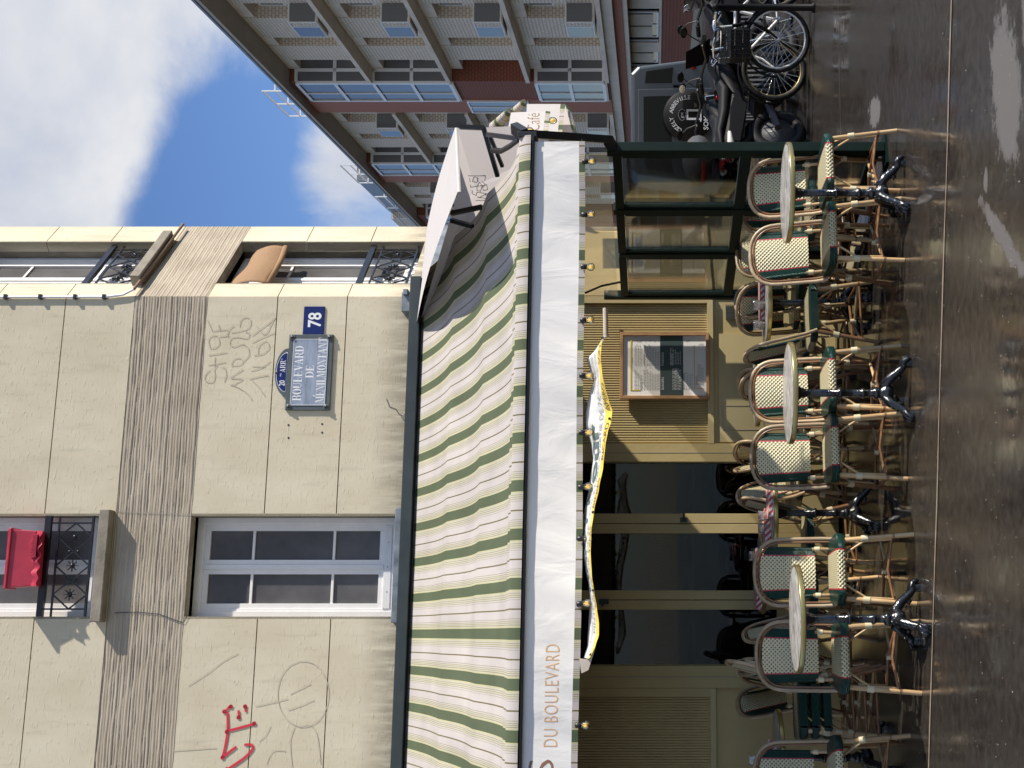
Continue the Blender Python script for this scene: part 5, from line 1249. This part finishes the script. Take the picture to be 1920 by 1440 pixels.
# ------------------------------------------------------------------ apartment block across the street
D_ = Vector((-.0663, .9978, 0)); BO = Vector((11.8, 37.6, 0))
MBd = Matrix.Translation(BO) @ Matrix(((D_.x, -D_.y, 0, 0), (D_.y, D_.x, 0, 0), (0, 0, 1, 0), (0, 0, 0, 1)))
ap = thing('apartment_block', 'long modern apartment block with pale shingled panels, red piers and glazed bays', 'building', MBd)
FL = [3.2, 6.05, 8.9, 11.75]; TOP = 14.75; SH = 2.85; PER = 11.9
MODS = [0, PER, 2 * PER, 3 * PER]
def bx(mb, t0, t1, q0, q1, z0, z1, mt): mb.box(t0, t1, q0, q1, z0, z1, mt)
PAN = [(-1.4, .35), (1.6, 3.4), (4.2, 5.65)]; REC = [(.35, 1.6), (3.4, 4.2), (5.65, 6.7)]
back = MB()
for mi_, m0 in enumerate(MODS):
    panel = MB(); slab = MB(); pier = MB()
    for fi, z in enumerate(FL):
        zt_ = z + SH if fi < 3 else TOP
        for a, b in PAN:
            a2 = a if a > -1 else (-1.2 if mi_ else -6)
            bx(panel, m0 + a2, m0 + b, -.5, 0, z + .155, zt_ - .001, M_beige)
        for a, b in REC:
            bx(panel, m0 + a + .001, m0 + b - .001, -.46, -.34, z + .16, z + (1.55 if a < 5 else .95), M_beige)
            bx(panel, m0 + a + .001, m0 + b - .001, -.5, -.02, zt_ - .42, zt_ - .002, M_conc)
        bx(slab, m0 - (1.2 if mi_ else 6), m0 + 6.66, -.5, .52, z, z + .15, M_conc)
    bx(pier, m0 + 8.9, m0 + 10.6, -.3, .44, 3.2, TOP, M_redp); bx(pier, m0 + 6.75, m0 + 8.897, -.45, .42, 3.2, TOP - .001, M_brick)
    panel.build('cladding', ap); pier.build('pier', ap); slab.build('floor_slab', ap)
L0, L1 = MODS[0] - 6, MODS[-1] + 11
bx(back, L0, L1, -9, -.5, 2.9, TOP, M_conc)
back.build('core', ap)
def awin(t0, t1, z0, z1, q, double=True, dark=False, parent=ap):
    mb = MB(); f = .07
    bx(mb, t0, t1, q, q + .06, z0, z0 + f, M_alu); bx(mb, t0, t1, q, q + .06, z1 - f, z1, M_alu)
    for t in ([t0, (t0 + t1) / 2 - f / 2, t1 - f] if double else [t0, t1 - f]): bx(mb, t, t + f, q, q + .06, z0 + f, z1 - f, M_alu)
    o = mb.build('window', parent); g_ = MB(); bx(g_, t0 + f, t1 - f, q + .01, q + .03, z0 + f, z1 - f, M_pane2); g_.build('pane', o)
    if parent is ap and int(t0 * 7 + z0 * 3) % 3 == 0:
        c_ = MB(); bx(c_, t0 + f, t0 + (t1 - t0) * .45, q + .032, q + .036, z0 + .1, z1 - .1, M_conc); c_.build('curtain', o)
for m0 in MODS:
    for z in FL:
        for a, b in REC: awin(m0 + a + .02, m0 + b - .02, z + (1.56 if a < 5 else .96), z + SH - .43, -.44, b - a > 1)
def balcony(t0, t1, z):
    mb = MB(); q0, q1 = .0, .62; h_ = .85; r_ = .03
    for t in (t0, t0 + (t1 - t0) * .3, t1):
        mb.bar((t, q1, z), (t, q1, z + h_), r_, r_, M_alu); mb.bar((t, q0, z + h_), (t, q1, z + h_), r_, r_, M_alu); mb.bar((t, q0, z), (t, q1, z), r_, r_, M_alu)
    for zz in (z, z + h_): mb.bar((t0, q1, zz), (t1, q1, zz), r_, r_, M_alu)
    bx(mb, t0 + (t1 - t0) * .3, t1, q1 - .01, q1 + .01, z + .04, z + h_ - .03, M_pane2); bx(mb, t0 - .01, t0 + .01, q0 + .02, q1 - .02, z + .04, z + h_ - .03, M_pane2)
    bx(mb, t0, t1, q0, q1, z - .05, z - .03, M_conc); mb.build('balcony', ap)
for m0 in MODS:
    for z in FL: balcony(m0 + .3, m0 + 1.55, z + .26)
def bay(m0, z0, z1):
    mb = MB(); a, b, q = m0 + 6.74, m0 + 8.93, .52; f = .09
    for t in (a, b - f): bx(mb, t, t + f, q - f, q, z0, z1, M_alu)
    n_ = round((z1 - z0) / 1.4); gl = MB()
    zs = [z0 + (z1 - z0) * i / n_ for i in range(n_ + 1)]
    for z in zs: bx(mb, a + f, b - f, q - f, q, z - .06, z + .06, M_alu); bx(mb, a - .06, a, -.42, q - f, z - .06, z + .06, M_alu)
    bx(mb, a - .06, a - .002, -.04, .08, z0 + .06, z1 - .06, M_alu); bx(mb, a - .06, a, q - f, q, z0, z1, M_alu)
    bx(mb, a + (b - a) * .55, a + (b - a) * .55 + .06, q - f + .01, q - .01, z0, z1, M_alu)
    bx(mb, a, b, .425, q - .01, z0 - .12, z0 - .06, M_conc)
    o = mb.build('bay_window', ap)
    bx(gl, a + f, b - f, q - .07, q - .05, z0, z1, M_pane2); bx(gl, a - .035, a - .012, -.40, q - f, z0, z1, M_pane2); bx(gl, b - .02, b - .001, .445, q - f, z0, z1, M_alu); gl.build('pane', o)
bay(0, 8.95, 14.5); bay(0, 3.4, 5.85); bay(PER, 8.95, 14.5); bay(PER, 3.4, 5.85); bay(2 * PER, 8.95, 14.2)
awin(9.0, 10.5, 6.35, 8.7, .445); awin(PER + 9.0, PER + 10.5, 6.35, 8.7, .445)
mb = MB(); bx(mb, L0, L1, -.5, .82, TOP + .002, TOP + .12, M_eave)
bx(mb, L0, L1, .76, .86, TOP + .121, TOP + .2, M_zinc); bx(mb, L0, L1, -9, -.51, TOP + .01, TOP + .15, M_eave); mb.build('eave', ap)
def rrail(t0, t1, q, z, n_):
    mb = MB(); mb.bar((t0, q, z + .9), (t1, q, z + .9), .05, .05, M_alu); mb.bar((t0, q, z + .45), (t1, q, z + .45), .04, .04, M_alu)
    for i in range(n_ + 1):
        t = t0 + (t1 - t0) * i / n_; mb.bar((t, q, z), (t, q, z + .9), .05, .05, M_alu); mb.bar((t, q - .9, z + .45), (t, q, z + .45), .04, .04, M_alu)
    mb.build('roof_railing', ap)
rrail(7.0, 10.2, .7, TOP + .15, 2); rrail(18.0, 21.5, .7, TOP + .15, 2); rrail(25, 36, .6, TOP + .15, 4)
mb = MB(); bx(mb, 27, 35, -3.5, -.7, TOP + .16, TOP + 2.5, M_zinc); bx(mb, 35.05, 46.5, -3.5, -.3, TOP + .16, TOP + 2.4, M_beige); mb.build('roof_house', ap)
# ground floor under the overhang
mb = MB(); bx(mb, L0, L1, -.3, .30, 2.86, 3.199, M_conc); bx(mb, L0, L1, -.6, .02, 2.58, 2.858, M_redp); bx(mb, L0, L1, -.5, -.05, 2.42, 2.578, M_conc); mb.build('fascia', ap)
mb = MB(); bx(mb, L0, L1, -1.6, -1.5, 0, 2.9, M_inner); bx(mb, L0, L1, -1.5, -1.02, 0, 1.32, M_brick); bx(mb, L0, L1, -1.5, -.98, 1.322, 1.40, M_conc); bx(mb, L0, L1, -1.0, -.95, 0, .25, M_cream); mb.build('plinth', ap)
t = -4.0
while t < 34:
    awin(t, t + 2.45, 1.42, 2.55, -1.30, True); mb = MB(); bx(mb, t + .12, t + 1.15, -1.225, -1.205, 1.62 + .3 * math.sin(t * 5), 2.5, M_conc); mb.build('blind', ap); mb = MB(); bx(mb, t + 1.3, t + 2.34, -1.225, -1.205, 1.5 + .25 * math.sin(t * 3), 2.5, M_conc); mb.build('blind', ap); t += 2.8

# ------------------------------------------------------------------ grey off-road car
jeep = thing('off_road_car', 'grey boxy off road car parked with a lettered spare wheel cover facing us', 'car', at(((720 - 226) / FOC * 18.3, 18.3, 0), R(-4)))
mb = MB()
def sect(y, z0, z1, w0, w1, k=.0): return [(-w0, y, z0), (w0, y, z0), (w0, y, z0 + .5), (w1, y, z1 - .1), (w1 - .1, y, z1), (-w1 + .1, y, z1), (-w1, y, z1 - .1), (-w0, y, z0 + .5)]
secs = [sect(0, .55, 1.88, .88, .78), sect(.05, .50, 1.91, .90, .80), sect(2.0, .50, 1.93, .90, .80), sect(2.35, .50, 1.86, .90, .78)]
vs = [p for s in secs for p in s]; n_ = 8
fs = [tuple(range(8))] + [(i * n_ + k, i * n_ + (k + 1) % n_, (i + 1) * n_ + (k + 1) % n_, (i + 1) * n_ + k) for i in range(len(secs) - 1) for k in range(n_)] + [tuple(range(24, 32))]
mb.raw(vs, fs, M_jeep, smooth=False); mb.box(-.86, .86, 2.3, 3.7, .5, 1.12, M_jeep); mb.box(-.9, .9, -.12, .0, .42, .58, M_plas); mb.box(-.7, .7, .1, 3.6, .35, .5, M_black)
body = mb.build('body', jeep, bevel=.03)
def rwin(x0, x1, z0, z1, name, pr, sk=0):
    mb = MB(); r_ = .05; pts = []
    for cx_, cz_, a0 in ((x1 - r_, z1 - r_, 0), (x0 + r_, z1 - r_ + sk, 90), (x0 + r_, z0 + r_, 180), (x1 - r_, z0 + r_, 270)): pts += arc(cx_, cz_, r_, r_, a0, a0 + 90, 4)
    mb.prism(pts, -.012, .02, M_pane); return mb.build(name, pr)
dr = MB(); dr.prism([(-.48, .62), (.48, .62), (.46, 1.80), (-.46, 1.80)], -.022, .0, M_jeep); door = dr.build('rear_door', jeep, bevel=.012)
mb = MB(); mb.prism(arc(0, 0, 1, 1, 0, 1, 1) and [(-.36, 1.30), (.36, 1.30), (.35, 1.72), (-.35, 1.72)], -.03, -.021, M_carg); mb.build('window', door, bevel=.004)
for s_ in (-1, 1):
    mb = MB(); mb.prism([(s_ * .55, 1.30), (s_ * .78, 1.28), (s_ * .72, 1.68), (s_ * .55, 1.70)][::s_], -.012, .02, M_carg); mb.build('window', jeep, bevel=.004)
    mb = MB(); mb.lathe([(.045, 0), (.045, .02), (.001, .035)], M_redl, 14, M=Matrix.Translation((s_ * .79, -.0, .98)) @ Matrix.Rotation(R(90), 4, 'X')); mb.build('tail_light', jeep)
    for yy in (.75, 3.0):
        mb = MB(); mb.lathe([(.2, -.11), (.36, -.11), (.38, -.07), (.38, .07), (.36, .11), (.2, .11)], M_rub, 24, M=Matrix.Translation((s_ * .78, yy, .38)) @ Matrix.Rotation(R(90), 4, 'Y')); mb.build('wheel', jeep)
mb = MB(); SPx, SPz = .05, 1.06; MS_ = Matrix.Translation((SPx, -.03, SPz)) @ Matrix.Rotation(R(90), 4, 'X')
mb.lathe([(.30, 0), (.36, .02), (.37, .16), (.34, .2), (.001, .205)], M_rub, 32, M=MS_); spo = mb.build('spare_wheel_cover', jeep)
mb = MB()
def arctext(txt, r_, a0, a1, size):
    n_ = len(txt)
    for i, ch in enumerate(txt):
        a = R(a0 + (a1 - a0) * i / max(1, n_ - 1)); vs, fs, wd = glyphs(ch, size, align='CENTER', bold=.01)
        if not vs: continue
        mb.raw([(SPx + math.cos(a) * (r_ + z) + math.sin(a) * x, -.2375, SPz + math.sin(a) * (r_ + z) - math.cos(a) * x) for x, z in vs], fs, M_plate, smooth=False)
arctext('ABBEVILLE', .225, 78, -2, .085); arctext('OZELY', .225, 150, 104, .085)
write(mb, 'SOMME 27', .10, SPx - .22, SPz - .295, -.2375, M_plate, bold=.015)
for x in (-.075, .05): mb.box(SPx + x, SPx + x + .03, -.2385, -.2365, SPz - .2, SPz + .02, M_plate)
mb.box(SPx - .1, SPx + .105, -.2385, -.2365, SPz - .195, SPz - .175, M_plate); mb.box(SPx - .075, SPx + .08, -.2392, -.2386, SPz + .0, SPz + .025, M_plate)
hx = [(SPx + .085 * math.cos(R(a)), SPz + .09 + .055 * math.sin(R(a))) for a in range(0, 361, 45)]
for p, q in zip(hx, hx[1:]): mb.bar((p[0], -.2375, p[1]), (q[0], -.2375, q[1]), .010, .002, M_plate)
write(mb, 'JDK', .05, SPx - .045, SPz + .072, -.2375, M_plate); mb.build('lettering', spo)
mb = MB(); mb.box(-.62, -.2, -.135, -.122, .45, .56, M_plate); mb.build('number_plate', jeep)
mb = MB(); mb.tube([(-.5, -.04, 1.70), (-.5, -.04, 1.82)], .02, M_plas, 6); mb.tube([(.5, -.04, 1.18), (.5, -.06, 1.28)], .02, M_plas, 6); mb.build('hinge', door)

# ------------------------------------------------------------------ motorcycles and bicycles
def wheel_mb(mb, c, r_, wd_, mt, ax=None, rim=True):
    M_ = Matrix.Translation(Vector(c)) @ Matrix.Rotation(R(90), 4, 'X')
    n_ = 28; pts = [(r_ * math.cos(2 * PI * i / n_), 0, r_ * math.sin(2 * PI * i / n_)) for i in range(n_)]
    mb.tube([Vector(c) + Vector(p) for p in pts], wd_, mt, 8, closed=True)
def motorcycle(name_label, M, kind, group='motorcycles parked behind the screen'):
    t = thing('motorcycle', name_label, 'motorcycle', M, group)         # length along x, front at +x
    for x, r_ in ((-.66, .235), (.70, .25)):
        mb = MB(); wheel_mb(mb, (x, 0, .30), r_, .065, M_rub); wo = mb.build('wheel', t)
        mb = MB(); mb.lathe([(.19, -.02), (.19, .02), (.06, .03), (.05, .05), (.001, .05)], M_grey, 20, (0, 0, 0), Matrix.Translation((x, 0, .30)) @ Matrix.Rotation(R(90), 4, 'X')); mb.lathe([(.05, -.05), (.12, -.04), (.12, -.045), (.001, -.05)], M_chrome, 16, (0, 0, 0), Matrix.Translation((x, 0, .30)) @ Matrix.Rotation(R(90), 4, 'X')); mb.build('rim', wo)
    mb = MB()
    mb.tube([(-.95, 0, .80), (-.8, 0, .80), (-.5, 0, .74), (-.15, 0, .70), (.1, 0, .78), (.35, 0, .86), (.52, 0, .82)], [.03, .075, .10, .085, .115, .135, .07], M_plas, 12, flat=1.0)
    mb.prism([(-.28, .30), (.30, .30), (.42, .52), (.36, .62), (-.10, .62), (-.30, .52)], -.13, .13, M_plas); mb.prism([(-.92, .70), (-.35, .60), (-.15, .70), (-.45, .78), (-.90, .80)], -.15, .15, M_plas); mb.prism([(.10, .60), (.55, .58), (.62, .80), (.30, .84)], -.17, .17, M_plas)
    for i in range(6): mb.box(-.2 + i * .07, -.17 + i * .07, -.155, .155, .36, .58, M_grey)
    mb.tube([(-.15, .0, .68), (-.2, 0, .35), (.25, 0, .26), (.45, 0, .60)], .025, M_grey, 7); mb.tube([(-.66, .08, .30), (-.2, .09, .42)], .04, M_grey, 8); mb.tube([(-.66, -.08, .30), (-.2, -.09, .42)], .04, M_grey, 8)
    mb.tube([(-.98, 0, .62), (-.9, 0, .70), (-.75, 0, .58), (-.55, 0, .57)], [.05, .07, .06, .04], M_plas, 8)
    mb.build('body', t)
    mb = MB(); mb.tube([(-.88, 0, .88), (-.7, 0, .89), (-.45, 0, .84), (-.1, 0, .82), (.08, 0, .88)], [.05, .10, .125, .13, .08], M_rub, 10, flat=.5); mb.build('seat', t)
    mb = MB()
    for s_ in (-.09, .09): mb.tube([(.70, s_, .30), (.56, s_, .62), (.46, s_, .95)], .028, M_chrome, 8)
    mb.tube([(.70, 0, .58), (.62, 0, .60), (.84, 0, .55)], [.07, .09, .06], M_plas, 8); mb.build('fork', t)
    mb = MB(); mb.tube([(.36, -.36, 1.04), (.43, -.22, 1.05), (.46, 0, 1.00), (.43, .22, 1.05), (.36, .36, 1.04)], .018, M_black, 8)
    for s_ in (-1, 1): mb.tube([(.33, s_ * .40, 1.035), (.38, s_ * .28, 1.05)], .026, M_rub, 8); mb.tube([(.42, s_ * .33, 1.03), (.40, s_ * .22, 1.05)], .01, M_chrome, 6)
    mb.build('handlebar', t)
    for s_ in (-1, 1):
        mb = MB(); mb.tube([(.42, s_ * .24, 1.05), (.44, s_ * .30, 1.16), (.43, s_ * .36, 1.22)], .008, M_black, 6); mb.lathe([(.001, -.02), (.045, -.014), (.055, 0), (.001, .012)], M_plas, 12, M=Matrix.Translation((.42, s_ * .38, 1.25)) @ Matrix.Rotation(R(90), 4, 'Y') @ Matrix.Diagonal((.75, 1.3, 1, 1))); mo = mb.build('mirror', t)
        mb = MB(); mb.lathe([(.001, 0), (.046, 0)], M_chrome if kind == 0 and s_ > 0 else M_carg, 12, M=Matrix.Translation((.398, s_ * .38, 1.25)) @ Matrix.Rotation(R(90), 4, 'Y') @ Matrix.Diagonal((.75, 1.3, 1, 1))); mb.build('mirror_glass', mo)
    mb = MB(); mb.tube([(.52, 0, .86), (.60, 0, .90), (.66, 0, .90)], [.06, .10, .085], M_plas, 10); mb.grid(lambda u, v: Vector((.58 - .16 * v, (u - .5) * (.34 - .1 * v), .96 + .26 * v)), 6, 4, M_doorg if kind else M_plas); mb.build('headlight', t)
    mb = MB(); mb.tube([(-1.0, -.06, .80), (-.97, 0, .81), (-1.0, .06, .80)], .034, M_redl, 8, flat=.8)
    for s_ in (-1, 1): mb.tube([(-.97, s_ * .075, .78), (-.90, s_ * .13, .79), (-.80, s_ * .15, .80)], [.03, .035, .02], M_wlens, 8)
    mb.tube([(-.86, .11, .86), (-.6, .15, .80), (-.4, .16, .74)], .02, M_redl, 6); mb.build('tail_light', t)
    mb = MB(); mb.tube([(.1, .17, .34), (-.3, .20, .34), (-.55, .21, .40), (-.95, .21, .46)], [.03, .035, .055, .06], M_grey if kind else M_chrome, 10); mb.build('exhaust', t)
    mb = MB(); mb.box(-1.04, -1.03, -.10, .10, .50, .64, M_plate); mb.build('number_plate', t)
    if kind == 2:
        mb = MB(); mb.tube([(-1.12, 0, 1.06), (-1.08, 0, 1.07), (-.85, 0, 1.08), (-.62, 0, 1.06), (-.58, 0, 1.05)], [.08, .19, .21, .19, .08], M_grey, 14, flat=.8); bo = mb.build('top_box', t); mb = MB(); mb.tube([(-1.10, -.12, 1.02), (-1.13, 0, 1.02), (-1.10, .12, 1.02)], .03, M_redl, 8); mb.build('reflector', bo)
    return t
def heading(x, y, ang, Y): return at(((720 - y) / FOC * Y, Y, 0), R(ang))
motorcycle('black motorcycle with red and white tail lamps nearest the green post', heading(0, 165, 34, 12.9), 0)
motorcycle('black motorcycle with a small windscreen behind the bicycles', heading(0, 62, 28, 13.9), 1)
motorcycle('black scooter with a grey top box seen past the screen post', heading(0, 232, 50, 14.3), 2)
def bicycle(label, M, fat, rim_m, basket, frame_m):
    t = thing('bicycle', label, 'bicycle', M, 'bicycles parked by the bollard')      # front wheel centre at origin x=0, rear at +1.02
    r_ = .31
    for x in (0, 1.0):
        mb = MB(); wheel_mb(mb, (x, 0, r_ + .02), r_, .02 * fat, M_rub); wo = mb.build('tyre', t); mb = MB(); wheel_mb(mb, (x, 0, r_ + .02), r_ - .028, .010, rim_m)
        mb.tube([(x, -.05, r_ + .02), (x, .05, r_ + .02)], .016, M_chrome, 8); mb.build('rim', wo)
        mb = MB()
        for i in range(24):
            a = 2 * PI * i / 24; s_ = .03 if i % 2 else -.03; mb.tube([(x + .012 * math.cos(a + .6), s_, r_ + .02 + .012 * math.sin(a + .6)), (x + (r_ - .03) * math.cos(a), 0, r_ + .02 + (r_ - .03) * math.sin(a))], .0022, M_chrome, 4)
        mb.build('spokes', wo)
    mb = MB(); bb = (.55, 0, .28); hd = (.15, 0, .68); st = (.66, 0, .72)
    mb.tube([(.13, 0, .78), (.17, 0, .60)], .02, frame_m, 8); mb.tube([(.17, 0, .62), bb], .018, frame_m, 8); mb.tube([(.15, 0, .72), st], .016, frame_m, 8); mb.tube([bb, st, (.68, 0, .82)], .016, frame_m, 8)
    for s_ in (-.05, .05): mb.tube([bb, (1.0, s_, r_ + .02)], .010, frame_m, 6); mb.tube([(.66, 0, .70), (1.0, s_, r_ + .02)], .009, frame_m, 6)
    mb.build('frame', t)
    mb = MB()
    for s_ in (-.05, .05): mb.tube([(.165, s_ * .7, .60), (.10, s_, .45), (0, s_, r_ + .02)], .011, frame_m, 6)
    mb.build('fork', t)
    mb = MB(); mb.tube([(.30, -.27, .93), (.18, -.24, .96), (.10, -.1, .95), (.12, 0, .90), (.10, .1, .95), (.18, .24, .96), (.30, .27, .93)], .012, M_chrome, 8); mb.tube([(.13, 0, .78), (.12, 0, .91)], .013, M_chrome, 8)
    for s_ in (-1, 1): mb.tube([(.34, s_ * .275, .925), (.24, s_ * .255, .95)], .017, M_rub, 8); mb.tube([(.2, s_ * .24, .93), (.28, s_ * .2, .88)], .007, M_chrome, 6)
    mb.build('handlebar', t)
    mb = MB(); mb.tube([(.58, 0, .85), (.66, 0, .86), (.80, 0, .87)], [.02, .05, .085], M_rub, 8, flat=.45); mb.build('saddle', t)
    mb = MB(); mb.tube([(.55, -.06, .28), (.55, .06, .28)], .02, M_chrome, 8); mb.tube([(.55, .06, .28), (.60, .07, .13)], .01, M_chrome, 6); mb.box(.55, .66, .07, .16, .11, .135, M_rub); mb.tube([(.55, -.06, .28), (.50, -.07, .43)], .01, M_chrome, 6); mb.box(.45, .56, -.16, -.07, .415, .44, M_rub); mb.build('pedal', t)
    n_ = 14; mb = MB(); mb.tube([((r_ + .055) * math.cos(R(60 + 120 * i / n_)), 0, r_ + .02 + (r_ + .055) * math.sin(R(60 + 120 * i / n_))) for i in range(n_ + 1)], .028, M_plas, 6, flat=.35); mb.build('mudguard', t)
    if basket:
        mb = MB(); q = [(-.24, -.17), (.09, -.17), (.09, .17), (-.24, .17)]
        for z in (.60, .68, .76, .84, .90): mb.tube([(x * (.82 + .2 * (z - .6)), y * (.82 + .6 * (z - .6)), z) for x, y in q], .006, M_black, 5, closed=True)
        for i in range(28):
            e = i / 28 * 4; k = int(e); f = e - k; a, b = q[k], q[(k + 1) % 4]; x = a[0] + (b[0] - a[0]) * f; y = a[1] + (b[1] - a[1]) * f; mb.tube([(x * .82, y * .82, .60), (x * .88, y, .90)], .004, M_black, 4)
        mb.box(-.2, .07, -.14, .14, .61, .80, M_rub); mb.build('basket', t)
    return t
bicycle('bicycle with a black basket and pale rims, nearest the thin bollard', heading(0, 74, -6, 12.25), 1.05, M_alu, True, M_plas)
bicycle('dark bicycle with thick tyres half behind the basket bicycle', heading(0, 132, 10, 12.6), 1.5, M_brassd, False, M_alu)
bo = thing('bollard', 'slim dark steel post standing among the parked bicycles', 'bollard', heading(0, 14, 0, 11.9)); mb = MB(); mb.lathe([(.05, 0), (.05, .02), (.034, .03), (.034, .93), (.04, .94), (.04, .97), (.02, .99), (.001, .992)], M_plas, 16); mb.build('shaft', bo)

# ------------------------------------------------------------------ wind-blown grit on the wet ground
rnd = random.Random(11); mb = MB()
for i in range(420):
    x = rnd.uniform(40, 1420); v = rnd.choice([rnd.uniform(1700, 1915), rnd.uniform(1560, 1915)]); q = GND(v, x); r_ = rnd.uniform(.0015, .005); a = rnd.uniform(0, PI)
    P = [q + Vector((r_ * f * math.cos(a + k * PI / 3), r_ * f * .7 * math.sin(a + k * PI / 3), .0045)) for k, f in enumerate((1, .8, 1.1, .9, 1.2, .7))]
    mb.face(P, rnd.choice([M_cream, M_conc, M_joint]))
    mb.face([p.lerp(P[0], .5) + Vector((0, 0, .002)) for p in P[1:5]], M_cream)
tag(mb.build('grit'), 'pale grit and leaf crumbs scattered over the wet pavement', 'grit', kind='stuff')
